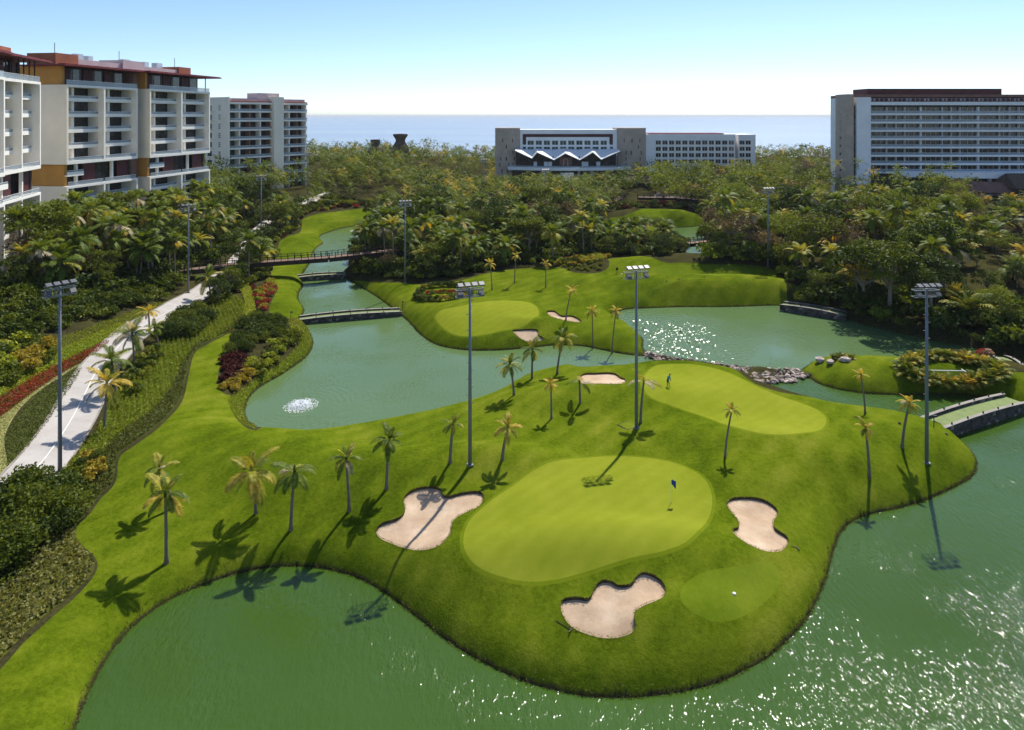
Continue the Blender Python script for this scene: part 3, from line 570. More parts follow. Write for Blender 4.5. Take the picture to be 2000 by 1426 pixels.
# the pale block behind it
C = thing('apartment_tower', 'pale apartment block with long glass balconies and a plain stair shaft', 'building', (-111.6, 269, 0), rotz_of(21.9, 30))
footprint(C, 0, 38, -1, 16)
bpart(C, 'end_wall', 'cream_wall', 0, 0.6, 0.3, 17, 2, 47.4)
bpart(C, 'core', 'interior', 0.62, 37.0, 4.2, 16.9, 2, 44.6)
FH = 3.69; zt = 45.1
bpart(C, 'roof', 'white_wall', 0.62, 37.5, 0.1, 17, 44.62, 45.4); bpart(C, 'roof_band', 'terracotta', 0.7, 37.4, 0.4, 16.5, 45.41, 45.9); bpart(C, 'roof_parapet', 'pink_wall', 2, 37, 1.6, 16, 45.91, 47.0)
bpart(C, 'lift_house', 'pink_wall', 15, 25, 3, 11, 47.01, 49.4)
bpart(C, 'stair_shaft', 'cream_wall', 19.6, 24.4, -1.2, 4.1, 2, 47.8)
for f in range(11):
    z = zt-FH*(f+1)
    for (x0, x1) in ((0.7, 19.5), (24.5, 37.3)):
        balcony(C, x0, x1, 0.2, 4.1, z+0.2, 0.25)
        n = 4 if x1 < 20 else 3
        for k in range(n):
            a = x0+(x1-x0)*k/n; b_ = x0+(x1-x0)*(k+1)/n
            bpart(C, 'window', 'glass_green' if (x1 < 20 and k == 0) else 'glass_dark', a+0.3, b_-0.5, 3.9, 4.05, z+0.3, z+FH-0.6)
            bpart(C, 'partition', 'white_wall' if k % 2 == 0 else 'brown_wall', b_-0.45, b_+0.1, 1.2 if k % 2 else 0.9, 4.1, z+0.22, z+FH-0.18)
    # windows of the end wall: a balcony bay and a small grid
    wd = bpart(C, 'window', 'glass_green', -0.03, 0.02, 12.2, 15.4, z+0.5, z+2.7); bpart(wd, 'sill', 'white_wall', -0.9, -0.02, -2.2, 2.0, -1.25, -1.0)
    for i in range(2):
        for j in range(3): bpart(C, 'vent_pane', 'glass_dark', -0.04, 0.02, 6.0+i*0.75, 6.5+i*0.75, z+0.7+j*0.75, z+1.2+j*0.75)
# hotel in the middle
D = thing('hotel', 'low white hotel with two round tan towers and a zigzag terrace canopy', 'building', (-9.2, 370, 0), 0)
footprint(D, -2, 144, -14, 24)
K = 370/F                                                     # metres per photo pixel at the facade
def dz(y): return 40-(y-HY)*K
def dx(x): return (x-967)*K
def round_wall(name, mat, x0, x1, z0, z1, bulge):
    n = 14; P = []
    for k in range(n+1):
        t = k/n; P.append((x0+(x1-x0)*t, 2-bulge*math.sin(PI*t)))
    P += [(x1, 18), (x0, 18)]; b_ = MB(); b_.prism(P, z0, z1); return obj(name, b_.mesh(name, mat, False), D)
for (a, b_, bu) in ((967, 1016, 3.5), (1206, 1263, 4.5)):
    tw = round_wall('round_tower', 'tan_wall', dx(a), dx(b_), 0, dz(250), bu)
    rng = random.Random(a)
    for f in range(6):
        for k in range(3):
            x = dx(a)+(dx(b_)-dx(a))*(0.25+0.25*k+rng.uniform(-.06, .06)); t = (x-dx(a))/(dx(b_)-dx(a)); yy = 2-bu*math.sin(PI*t)
            if rng.random() < 0.8: bpart(tw, 'slit_window', 'glass_dark', x-0.28, x+0.28, yy-0.06, yy+0.3, dz(286)-f*3.3+2.2, dz(286)-f*3.3+4.2)
bpart(D, 'wall', 'cool_white', dx(1016.2), dx(1205.8), 1.6, 18, 0, dz(253.5))
bpart(D, 'maroon_panel', 'maroon_panel', dx(1021), dx(1198), 1.52, 1.597, dz(282), dz(262))
bpart(D, 'inner_wall', 'cool_white', dx(1028), dx(1191), 1.2, 1.515, dz(300), dz(268))
for r_, yc in enumerate((279, 291)):
    for k in range(10):
        x = dx(1031+k*15.9); w_ = bpart(D, 'window', 'glass_green', x, x+3.2, 1.10, 1.19, dz(yc+4), dz(yc-4)); bpart(w_, 'frame', 'white_paint', -0.06, 0.06, -0.1, -0.05, -1.1, 1.1)
    for x in (1021.5, 1192.5): bpart(D, 'window', 'glass_dark', dx(x), dx(x+5.5), 1.45, 1.51, dz(yc+4), dz(yc-4))
# terrace under the folded canopy
can = MB(); prof = [(1006, 292), (1038, 305.5), (1048, 295.5), (1080, 308.5), (1102, 297.5), (1129, 308.5), (1154, 295.5), (1170, 307.5), (1206, 293)]
Vt = [(dx(x), -9.5, dz(y)-0.4*(i % 2)) for i, (x, y) in enumerate(prof)]+[(dx(x), 1.0, dz(294 if i % 2 else 292)+0.5) for i, (x, y) in enumerate(prof)]
n = len(prof); Vb = [(x, y, z-0.35) for x, y, z in Vt]
can.add(Vt+Vb, [(i, i+1, n+i+1, n+i) for i in range(n-1)]+[(2*n+i, 3*n+i, 3*n+i+1, 2*n+i+1) for i in range(n-1)]+[(i, 2*n+i, 2*n+i+1, i+1) for i in range(n-1)]+[(0, n, 3*n, 2*n), (n-1, 3*n-1, 4*n-1, 2*n-1)])
obj('canopy', can.mesh('canopy', 'white_paint'), D)
bpart(D, 'terrace_wall', 'interior', dx(1008), dx(1203), -1.0, 1.1, 0, dz(299))
bpart(D, 'entrance', 'brown_wall', dx(1092), dx(1116), -4.0, -1.02, dz(322), dz(306))
ar = MB()
for s_ in (-1, 1): ar.box((dx(1104)+s_*1.1, -4.1, dz(318)), (0.5, 0.3, 3.4))
ar.tube([(dx(1104)+1.1*math.cos(PI*k/8), -4.1, dz(313)+1.1*math.sin(PI*k/8)) for k in range(9)], 0.22, 6)
obj('arch', ar.mesh('arch', 'stone_pale'), D)
for x in (1042, 1062, 1070, 1135, 1140, 1163): bpart(D, 'terrace_cabin', 'white_paint', dx(x), dx(x+7), -5.2, -3.2, dz(324), dz(315))
for x in (1020, 1048, 1078, 1128, 1156, 1184, 1200): bpart(D, 'column', 'dark_wood', dx(x), dx(x)+0.4, -8.2, -7.8, dz(325), dz(303))
P = []; n = 24
for k in range(n+1): t = k/n; P.append((dx(992)+(dx(1229)-dx(992))*t, -6.5-6.5*math.sin(PI*t)))
P2 = P+[(dx(1229), -0.5), (dx(992), -0.5)]
b_ = MB(); b_.prism(P2, dz(330), dz(324.5)); ter = obj('terrace_floor', b_.mesh('terrace_floor', 'cool_white'), D)
rl = MB()
for k in range(n):
    (xa, ya), (xb, yb) = P[k], P[k+1]; rl.add([(xa, ya, dz(324.4)), (xb, yb, dz(324.4)), (xb, yb, dz(324.4)+1.0), (xa, ya, dz(324.4)+1.0)], [(0, 1, 2, 3)])
obj('railing', rl.mesh('railing', 'rail_glass'), ter)
bpart(D, 'lower_wall', 'interior', dx(1000), dx(1222), -3.0, -1.02, 0, dz(330.2))
st = MB()
for k in range(6): st.box((dx(1103), -15-k*0.6, dz(334)-1.2*k*0.5), (7.0, 0.6, 0.5+k*0.02))
obj('steps', st.mesh('steps', 'white_paint'), D)
for x in (1126, 1150, 1180, 1060): bpart(D, 'pier', 'cool_white', dx(x), dx(x)+1.2, -8, -6.8, 0, dz(330.2))
# its long window wing and end block
for (xa, xb, yt, cols_, x0, pit, ww, rows, name) in ((1263.5, 1439, 262.5, 12, 1283.0, 13.05, 9.4, 7, 'wing_wall'), (1445.5, 1479, 263.2, 2, 1447.6, 12.0, 9.4, 5, 'end_block')):
    wl = bpart(D, name, 'cool_white', dx(xa), dx(xb), 2.4, 20, 0, dz(yt))
    cx_, cz_ = (dx(xa)+dx(xb))/2, dz(yt)/2
    for r_ in range(rows):
        for k in range(cols_):
            x = dx(x0+k*pit); zc = dz(278.8+r_*12.35)
            wd = bpart(D, 'window', 'glass_dark', x, x+ww*K, 2.25, 2.395, zc-1.05, zc+1.05)
            bpart(wd, 'frame', 'cool_white', -0.06, 0.06, -0.12, -0.075, -1.05, 1.05); bpart(wd, 'sill', 'cool_white', -ww*K/2-0.1, ww*K/2+0.1, -0.4, 0.05, -1.25, -1.06)
bpart(D, 'roof_band', 'roof_red', dx(1270), dx(1418), 3.4, 19, dz(262.4), dz(260.6)); bpart(D, 'link_wall', 'cream_wall', dx(1439.1), dx(1445.4), 8, 18, 0, dz(266))
# hotel at the right
E = thing('hotel', 'wide grey white hotel with bands of balconies, tan end tower and dark red rooftop block', 'building', (132.75, 280, 0), 0)
KE = 280/F
def ez(y): return 40-(y-HY)*KE
def ex(x): return (x-1632)*KE
footprint(E, -1, 140, -10, 26)
bpart(E, 'end_tower', 'tan_wall', ex(1652), ex(1666), -0.6, 9.0, 2, ez(184))
for f in range(9):
    bpart(E, 'slit_window', 'glass_dark', ex(1652)-0.05, ex(1652)+0.02, 4.0, 5.2, ez(222+f*16)-0.5, ez(222+f*16)+0.5)
for f in range(13): bpart(E, 'stair_window', 'glass_dark', ex(1666.1), ex(1671), 0.2, 1.2, ez(206+f*10.4)-1.9, ez(206+f*10.4)-0.1)
bpart(E, 'wall', 'cool_white', ex(1671.2), ex(1699), -0.8, 22, 2, ez(190)); bpart(E, 'roof_band', 'brown_wall', ex(1671.2), ex(2150), 0.2, 22, ez(189.9), ez(184.6))
bpart(E, 'rooftop_block', 'maroon_panel', ex(1704), ex(1970), 4, 16, ez(184.5), ez(172.5))
bpart(E, 'core', 'interior', ex(1699.1), ex(2150), 3.1, 22, 2, ez(190))
bpart(E, 'parapet', 'pink_wall', ex(1699.1), ex(2150), 0.4, 3.0, ez(197.5), ez(192)); bpart(E, 'cornice', 'cool_white', ex(1699.1), ex(2150), -0.9, 3.0, ez(205.5), ez(199))
for k in range(46):
    w_ = 0.6 if k % 4 else 0.2; bpart(E, 'roof_truss', 'maroon_panel', ex(1704)+k*1.85-w_, ex(1704)+k*1.85+w_, -0.32, -0.08, ez(195)-0.55, ez(195)+0.55)
FE = 77/4.7525
def bay_edges():
    out = [1699.5]
    for g in range(5):
        for s_ in (4.6+35, 17.7, 17.2, 31.5, 4.5): out.append(out[-1]+s_)
    return out
for f in range(8):
    zb = ez(221.5+FE*f); zt_ = zb+FE*KE
    sl = bpart(E, 'floor_slab', 'cool_white', ex(1698.5), ex(2150), -0.8, 3.05, zb-0.75, zb)
    railing(E, ex(1700), ex(2150), -0.7, zb+0.01, 1.0)
    xs_ = [1700, 1738, 1756, 1773.5, 1806, 1847, 1865, 1882, 1919, 1960, 1980, 1998, 2035, 2075, 2110, 2150]
    for k in range(len(xs_)-1):
        a, b2 = ex(xs_[k]), ex(xs_[k+1]); thick = xs_[k+1] in (1806, 1919, 2035)
        tw = 0.75 if thick else 0.22
        bpart(E, 'partition', 'cool_white', b2-tw, b2, 1.9, 3.05, zb+0.012, zt_-0.76)
        wd = bpart(E, 'window', 'glass_dark', a+0.05, b2-tw-0.05, 2.9, 3.0, zb+0.012, zt_-0.76)
        m_ = int((b2-a)/1.9)
        for j in range(1, m_): bpart(wd, 'mullion', 'steel_light', -(b2-a)/2+j*(b2-a)/m_-0.05, -(b2-a)/2+j*(b2-a)/m_+0.05, -0.12, -0.055, -1.2, 1.2)
n = 20; P = []
for k in range(n+1): t = k/n; P.append((ex(1750)+(ex(2150)-ex(1750))*t, -1.2-8*math.sin(PI*t)**0.8))
b_ = MB(); b_.prism(P+[(ex(2150), 3), (ex(1750), 3)], ez(345), ez(334)); obj('podium_canopy', b_.mesh('podium_canopy', 'cool_white'), E)
for k in range(9): bpart(E, 'pier', 'cool_white', ex(1840+k*36), ex(1840+k*36)+1.0, -6.0, -5.0, 2, ez(345.1)); 
bpart(E, 'podium_wall', 'interior', ex(1800), ex(2150), -2.2, -1.3, 2, ez(345.2))

# thatched and tiled roofs among the trees
def hip_roof(name, label, P, w, d, h0, h1, rz, wallmat='dark_wood', ridge=0.5, cat='hut', courses=6):
    t = thing(name, label, cat, P, rz)
    bpart(t, 'wall', wallmat, -w*0.42, w*0.42, -d*0.40, d*0.40, -3, h0-0.01)
    for sx in (-1, 1):
        for sy in (-1, 1): bpart(t, 'post', 'dark_wood', sx*w*0.46-0.15, sx*w*0.46+0.15, sy*d*0.45-0.15, sy*d*0.45+0.15, -3, h0-0.01)
    b_ = MB(); x, y, r_ = w/2, d/2, w*ridge/2
    b_.add([(-x, -y, h0), (x, -y, h0), (x, y, h0), (-x, y, h0), (-r_, 0, h1), (r_, 0, h1)], [(0, 1, 5, 4), (1, 2, 5), (2, 3, 4, 5), (3, 0, 4), (3, 2, 1, 0)]); rf = obj('roof', b_.mesh('roof', 'thatch'), t)
    for k in range(courses):            # overlapping thatch courses on the slopes
        u0, u1 = k/courses, (k+1)/courses+0.05
        cc = MB()
        def q(u, sy): xx = x+(r_-x)*u; yy = y*(1-u); return xx, yy*sy, h0+(h1-h0)*u
        for sy in (-1, 1):
            xa, ya, za = q(u0, sy); xb_, yb_, zb_ = q(min(u1, 1), sy)
            cc.add([(-xa, ya*1.01, za+0.14), (xa, ya*1.01, za+0.14), (xb_, yb_, zb_+0.05), (-xb_, yb_, zb_+0.05), (-xa, ya*1.01, za-0.02), (xa, ya*1.01, za-0.02)], [(0, 1, 2, 3), (4, 5, 1, 0)] if sy < 0 else [(3, 2, 1, 0), (0, 1, 5, 4)])
        obj('thatch_course', cc.mesh('thatch_course', 'thatch'), rf)
    bpart(rf, 'ridge_cap', 'dark_wood', -r_, r_, -0.2, 0.2, h1-0.1, h1+0.15)
    return t
p = at0(1245, 357, 9.0); hip_roof('hut', 'small hut with a pink brown tiled roof beside the raised walkway', (float(p[0]), float(p[1]), 5.5), 13, 8, 3.6, 7.0, -0.05, ridge=0.75)
def flared_hut(label, px, py0, py1, Y, wt, wn, wb):
    """thatched tower: narrow waist, flaring top"""
    X = (px-CX)/F*Y; zt = H-(py0-HY)*Y/F; zb = H-(py1-HY)*Y/F; t = thing('thatched_tower', label, 'hut', (X, Y, zb-6), 0.2)
    hgt = zt-zb+6; b_ = MB(); prof = [(wb*1.25, 0), (wb, 6), (wb*0.8, 6+(hgt-6)*0.25), (wn, 6+(hgt-6)*0.5), (wn*1.04, 6+(hgt-6)*0.65), (wt, hgt-0.5), (wt*0.97, hgt)]
    n = 12; V = []; 
    for k, (r_, z) in enumerate(prof):
        V += [(r_*math.cos(2*PI*i/n)*(1.15 if i % 2 else 1), r_*0.8*math.sin(2*PI*i/n), z+(0.5*math.sin(i*2.3) if k == len(prof)-1 else 0)) for i in range(n)]
    b_.add(V, [(k*n+i, k*n+(i+1) % n, (k+1)*n+(i+1) % n, (k+1)*n+i) for k in range(len(prof)-1) for i in range(n)]+[tuple((len(prof)-1)*n+i for i in range(n))])
    obj('thatch_body', b_.mesh('thatch_body', 'thatch'), t)
    cp = MB(); cp.tube([(wt*0.9*math.cos(2*PI*i/12), wt*0.72*math.sin(2*PI*i/12), hgt+0.1) for i in range(13)], 0.35, 6); obj('rim', cp.mesh('rim', 'dark_wood'), t)
flared_hut('dark thatched tower with a flaring top, the taller of the pair before the sea', 782, 263, 289, 430, 4.6, 2.9, 5.2)
flared_hut('dark thatched tower leaning into the trees, the smaller of the pair before the sea', 733, 274, 296, 400, 2.8, 2.3, 5.0)
P = (196, 262, 8); t = hip_roof('tall_hut', 'tall dark thatched building with steep roof at the foot of the wide hotel', (203, 268, 4), 22, 16, 8, 13.2, 0.02, 'thatch', 0.85)
hip_roof('tall_hut', 'steep brown thatched roof among the trees under the dark thatched building', (147, 195, 2), 14, 12, 3.5, 9.2, -0.25, 'thatch', 0.35)
pv = thing('pavilion', 'flat pale roofed pavilion half hidden among the trees at the edge', 'pavilion', (122, 165, 0.6), -0.12)
bpart(pv, 'roof', 'coping', -6, 6, -3.5, 3.5, 3.4, 3.8); bpart(pv, 'back_wall', 'maroon_panel', -5, 5, 1.5, 2, -2, 3.38)
for s_ in (-1, 1): bpart(pv, 'post', 'dark_wood', s_*5.2-0.15, s_*5.2+0.15, -3, -2.7, -2, 3.39)
pv = thing('pavilion', 'long low pavilion roof with tiled slope in front of the wide hotel', 'pavilion', (188, 266, 5), -0.06)
b_ = MB(); b_.add([(-17, -4, 6.0), (17, -4, 4.6), (17, 2, 8.4), (-17, 2, 9.6), (-17, 2, 6), (17, 2, 4.6)], [(0, 1, 2, 3), (4, 5, 1, 0), (3, 2, 5, 4), (0, 3, 4), (1, 5, 2)]); obj('tiled_roof', b_.mesh('tiled_roof', 'brown_wall'), pv)
bpart(pv, 'wall', 'pink_wall', -16, 16, -2, 1.8, -3, 4.58)

# ------------------------------------------------------------------ plants: one set of meshes, copied as objects
def frond_mesh(name, mat, e0, droop, pairs=20, wid=0.05, L=0.36, seed=0):
    """one feather frond, length 1, growing along +x"""
    r = random.Random(seed); V = []; Fc = []; pts_ = []; p = Vector((0, 0, 0)); n = 12
    for k in range(n+1):
        t = k/n; a = e0-droop*t**1.25; pts_.append((p.copy(), a)); p = p+Vector((math.cos(a), 0, math.sin(a)))/n
    def sample(t):
        f = t*n; i = min(int(f), n-1); u = f-i; return pts_[i][0].lerp(pts_[i+1][0], u), pts_[i][1]*(1-u)+pts_[i+1][1]*u
    for k in range(n):                                   # midrib
        a, b2 = pts_[k][0], pts_[k+1][0]; w0, w1 = 0.016*(1-0.8*k/n), 0.016*(1-0.8*(k+1)/n); o = len(V)
        V += [a+Vector((0, w0, 0)), a-Vector((0, w0, 0)), b2-Vector((0, w1, 0)), b2+Vector((0, w1, 0))]; Fc.append((o, o+1, o+2, o+3))
    for k in range(pairs):
        t = 0.16+0.84*(k+0.5)/pairs
        for s_ in (-1, 1):
            q, a = sample(t); ln = L*(math.sin(PI*(0.10+0.86*t))**0.7)*r.uniform(0.8, 1.1); fw = Vector((math.cos(a), 0, math.sin(a))); up = Vector((-math.sin(a), 0, math.cos(a)))
            lat = Vector((0, s_, 0)); hang = r.uniform(0.15, 0.55); d = (lat*0.85+fw*(0.45+0.5*t)-up*0.12-Vector((0, 0, 1))*hang).normalized()
            mid = q+(lat*0.9+fw*(0.4+0.5*t)+up*0.12).normalized()*ln*0.45; tip = mid+d*ln*0.6; w_ = fw*wid*0.5; o = len(V)
            V += [q-w_*0.6, q+w_*0.6, mid+w_, tip, mid-w_]; Fc += [(o, o+1, o+2, o+4), (o+4, o+2, o+3, o+3)]
    V = np.array([tuple(v) for v in V])
    me = bpy.data.meshes.new(name); me.from_pydata([tuple(v) for v in V], [], [f if f[2] != f[3] else f[:3] for f in Fc]); me.materials.append(MATS[mat]); me.update(); return me
FROND_SHAPES = [(1.35, 0.7), (1.05, 1.0), (0.7, 1.35), (0.35, 1.5), (-0.1, 1.3), (-0.6, 0.9)]
FRONDS = {}
for mat in ('frond_green', 'frond_yellow', 'frond_gold', 'frond_dry'):
    FRONDS[mat] = [frond_mesh('frond', mat, e0, dr, 27, 0.036, 0.31, i) for i, (e0, dr) in enumerate(FROND_SHAPES)]
def mesh_arrays(me):
    V = np.empty(len(me.vertices)*3); me.vertices.foreach_get('co', V); return V.reshape(-1, 3), [tuple(p.vertices) for p in me.polygons]
def crown_mesh(name, mats, n, L, seed, pairs=9):
    """a whole palm crown for palms too far or too dense to pick fronds apart"""
    r = random.Random(seed); src = [mesh_arrays(frond_mesh('tmp', mats[0], e0, dr, pairs, 0.115, 0.36, seed+i)) for i, (e0, dr) in enumerate(FROND_SHAPES)]
    b_ = MB()
    for k in range(n):
        t = k/(n-1); i = min(5, int(t*5.2+r.uniform(-.3, .5))) if t > 0.1 else 0; V, Fc = src[max(i, 0)]; az = k*2.399+r.uniform(-.3, .3); l_ = L*r.uniform(0.8, 1.12)*(0.8 if t < 0.15 else 1)
        c_, s_ = math.cos(az), math.sin(az); tw = r.uniform(-.35, .35); y = V[:, 1]*math.cos(tw)-0*V[:, 2]; z = V[:, 2]+V[:, 1]*math.sin(tw)
        W = np.c_[V[:, 0]*c_-y*s_, V[:, 0]*s_+y*c_, z]*l_
        b_.add(W, Fc, 1 if (len(mats) > 1 and t > 0.55 and r.random() < 0.65) else 0)
    me = b_.mesh(name, mats); return me
def leaf_cloud(P, size, rng, up=0.35, aspect=0.62):
    """one rhombus leaf per point, random facing"""
    n = len(P); d = rng.normal(size=(n, 3)); d[:, 2] *= (1-up); d /= np.linalg.norm(d, axis=1)[:, None]
    q = rng.normal(size=(n, 3)); e = np.cross(d, q); e /= np.linalg.norm(e, axis=1)[:, None]+1e-9
    s_ = (size*rng.uniform(0.6, 1.3, n))[:, None]; V = np.empty((n, 4, 3))
    V[:, 0] = P-d*s_*0.5; V[:, 1] = P+e*s_*aspect*0.5; V[:, 2] = P+d*s_*0.5; V[:, 3] = P-e*s_*aspect*0.5
    return V.reshape(-1, 3), np.arange(n*4).reshape(-1, 4)
def crown_points(rng, blobs, per, shell=0.55):
    out = []
    for (c_, r_) in blobs:
        d = rng.normal(size=(per, 3)); d /= np.linalg.norm(d, axis=1)[:, None]; d[:, 2] = np.where(d[:, 2] < -0.35, -d[:, 2]*0.4, d[:, 2])
        rad = shell+(1-shell)*rng.random(per)**0.6; out.append(np.array(c_)+d*rad[:, None]*np.array(r_))
    return np.vstack(out)
def tree_meshes(mat, seed, hgt=9.0, rad=4.0, nb=15, per=150, leaf=0.42, flat=0.6, bare=0.0):
    rng = np.random.default_rng(seed); blobs = []; tk = MB(); top = hgt*0.42
    tk.tube([(0, 0, -1.5), (0.1, 0, hgt*0.2), (0.15, 0.1, top)], [0.28, 0.22, 0.17], 7)
    for k in range(nb):
        a = rng.uniform(0, 2*PI); rr = rad*math.sqrt(rng.random())*0.8; z = hgt*(0.55+0.36*rng.random())-rr*0.35*flat
        br = rad*rng.uniform(0.28, 0.46); c_ = (rr*math.cos(a), rr*math.sin(a), z); blobs.append((c_, (br, br, br*0.75)))
        if k < 9: tk.tube([(0.12, 0.08, top*rng.uniform(0.75, 1)), (c_[0]*0.5, c_[1]*0.5, top+(z-top)*0.45), (c_[0], c_[1], z+br*0.3)], [0.12, 0.08, 0.03], 5, cap=False)
    P = crown_points(rng, blobs, per); V, Fc = leaf_cloud(P, leaf, rng)
    return tk.mesh('trunk', 'bark'), fast_mesh('crown', V, Fc, mat)
def shrub_mesh(mat, seed, n=320, leaf=0.30, sq=0.8, lumps=5):
    rng = np.random.default_rng(seed); bl = [((rng.uniform(-.45, .45), rng.uniform(-.45, .45), 0.45+rng.uniform(-.1, .25)), (0.55, 0.55, 0.5*sq)) for _ in range(lumps)]
    P = crown_points(rng, bl, n//lumps, 0.6); P[:, 2] = np.abs(P[:, 2]); V, Fc = leaf_cloud(P, leaf, rng, 0.2); return fast_mesh('shrub', V, Fc, mat)
def areca_mesh(mats, seed, n=26, L=1.5):
    r = random.Random(seed); src = [mesh_arrays(frond_mesh('tmp', mats[0], e0, dr, 8, 0.10, 0.34, seed+i)) for i, (e0, dr) in enumerate(((1.45, 0.5), (1.25, 1.0), (1.05, 1.5), (0.8, 1.6)))]; b_ = MB()
    for k in range(n):
        V, Fc = r.choice(src); az = k*2.399; c_, s_ = math.cos(az), math.sin(az); o = (r.uniform(-.3, .3), r.uniform(-.3, .3), r.uniform(0, .2)); l_ = L*r.uniform(0.6, 1.1)
        b_.add(np.c_[V[:, 0]*c_-V[:, 1]*s_, V[:, 0]*s_+V[:, 1]*c_, V[:, 2]]*l_+np.array(o), Fc, k % len(mats))
    return b_.mesh('areca_fronds', mats)
CROWNS = [crown_mesh('crown', m_, n, L, i*11, 9) for i, (m_, n, L) in enumerate(((('frond_green', 'frond_yellow'), 18, 3.3), (('frond_green',), 19, 3.5), (('frond_green', 'frond_gold'), 17, 3.1), (('frond_yellow', 'frond_green'), 16, 3.0), (('frond_green', 'frond_dry'), 18, 3.3)))]
def palm_trunk(h, lean=(0, 0), r0=0.20, r1=0.13, n=7, sides=8):
    b_ = MB(); P = []
    for k in range(n):
        t = k/(n-1); P.append((lean[0]*t**1.6, lean[1]*t**1.6, -0.25+(h+0.25)*t))
    b_.tube(P, [r0*1.35]+[r0+(r1-r0)*k/(n-1) for k in range(1, n)], sides); return b_.mesh('trunk', 'bark', True)
TRUNKS = [palm_trunk(7.0, (random.uniform(-.7, .7), random.uniform(-.7, .7)), 0.19, 0.13, 5, 6) for _ in range(4)]
TRUNK_TOP = [tuple(me.vertices[-1].co[i] for i in range(3)) for me in TRUNKS]
TREES = {k: [tree_meshes(*a) for a in v] for k, v in {
 'olive': [('leaf_olive', 1), ('leaf_olive', 2, 8.0, 4.4, 17), ('leaf_olive', 3, 9.5, 3.6)],
 'dark': [('leaf_dark', 4), ('leaf_dark', 5, 8.5, 4.2)],
 'bright': [('leaf_bright', 6, 10.0, 3.8, 18, 170, 0.34, 0.3), ('leaf_bright', 7, 9.0, 4.2, 18, 170, 0.34, 0.3)],
 'brown': [('leaf_brown', 8, 8.0, 4.3, 16, 90, 0.30), ('leaf_brown', 9, 7.5, 4.0, 15, 80, 0.30)],
}.items()}
SHRUBS = {k: [shrub_mesh('leaf_'+k, 20+i*7+j, lumps=4+j) for j in range(3)] for i, k in enumerate(('dark', 'olive', 'yellow', 'lime', 'red', 'maroon', 'bright', 'pink', 'tuft'))}
SHRUBS['fine'] = [shrub_mesh('leaf_dark', 201, 1900, 0.13, 0.95, 8), shrub_mesh('leaf_olive', 202, 1700, 0.12, 0.95, 7), shrub_mesh('leaf_dark', 203, 1800, 0.14, 0.9, 9)]
ARECA = [areca_mesh(('frond_gold', 'frond_yellow'), 3), areca_mesh(('frond_yellow', 'frond_green'), 5)]

# ---- single palms on the lawns: trunk and every frond a part of its own
PALM_BUDS = {}
def lawn_palm(base, crown, wpx, label, group, mix, n=13, seed=0, style='full'):
    r = random.Random(seed*13+5); G = g1(*base); Y = G.y; X1 = (crown[0]-CX)/F*Y; z1 = H-(crown[1]-HY)*Y/F; h = z1-G.z
    lean = (X1-G.x, r.uniform(-.4, .4)); t = thing('coconut_palm', label, 'palm', G, 0, group)
    obj('trunk', palm_trunk(h, lean, 0.17 if wpx > 40 else 0.13, 0.11 if wpx > 40 else 0.08), t)
    L = wpx/F*Y/2*1.02
    b_ = MB(); b_.tube([(lean[0], lean[1], h-0.25*L*0.4), (lean[0], lean[1], h+0.10*L), (lean[0], lean[1], h+0.3*L)], [0.12, 0.15, 0.03], 7); obj('crown_shaft', b_.mesh('crown_shaft', mix[0]), t)
    for k in range(n):
        tt = k/max(n-1, 1)
        if style == 'full': i = [0, 0, 1, 1, 2, 2, 3, 3, 3, 4, 4, 5, 5, 4, 3, 2][min(15, int(tt*12.99))] if n < 16 else min(5, int(tt*6))
        elif style == 'droop': i = r.choice((1, 2, 3, 3, 4))
        else: i = r.choice((2, 3, 3, 4))
        mt = mix[0] if r.random() < 0.55 else (mix[1] if r.random() < 0.7 or len(mix) < 3 else mix[2])
        obj('frond', FRONDS[mt][i], t, (lean[0], lean[1], h), (r.uniform(-.25, .25), r.uniform(-.12, .12), k*2.399+r.uniform(-.35, .35)+seed), L*r.uniform(0.82, 1.12)*(0.75 if i == 0 else 1))
    return t
G_, Y_, O_, D_ = 'frond_green', 'frond_yellow', 'frond_gold', 'frond_dry'
gA, gB, gC, gD = 'palms on the near lawn', 'palms along the inner channel', 'palms on the far green', 'palms on the east lawn'
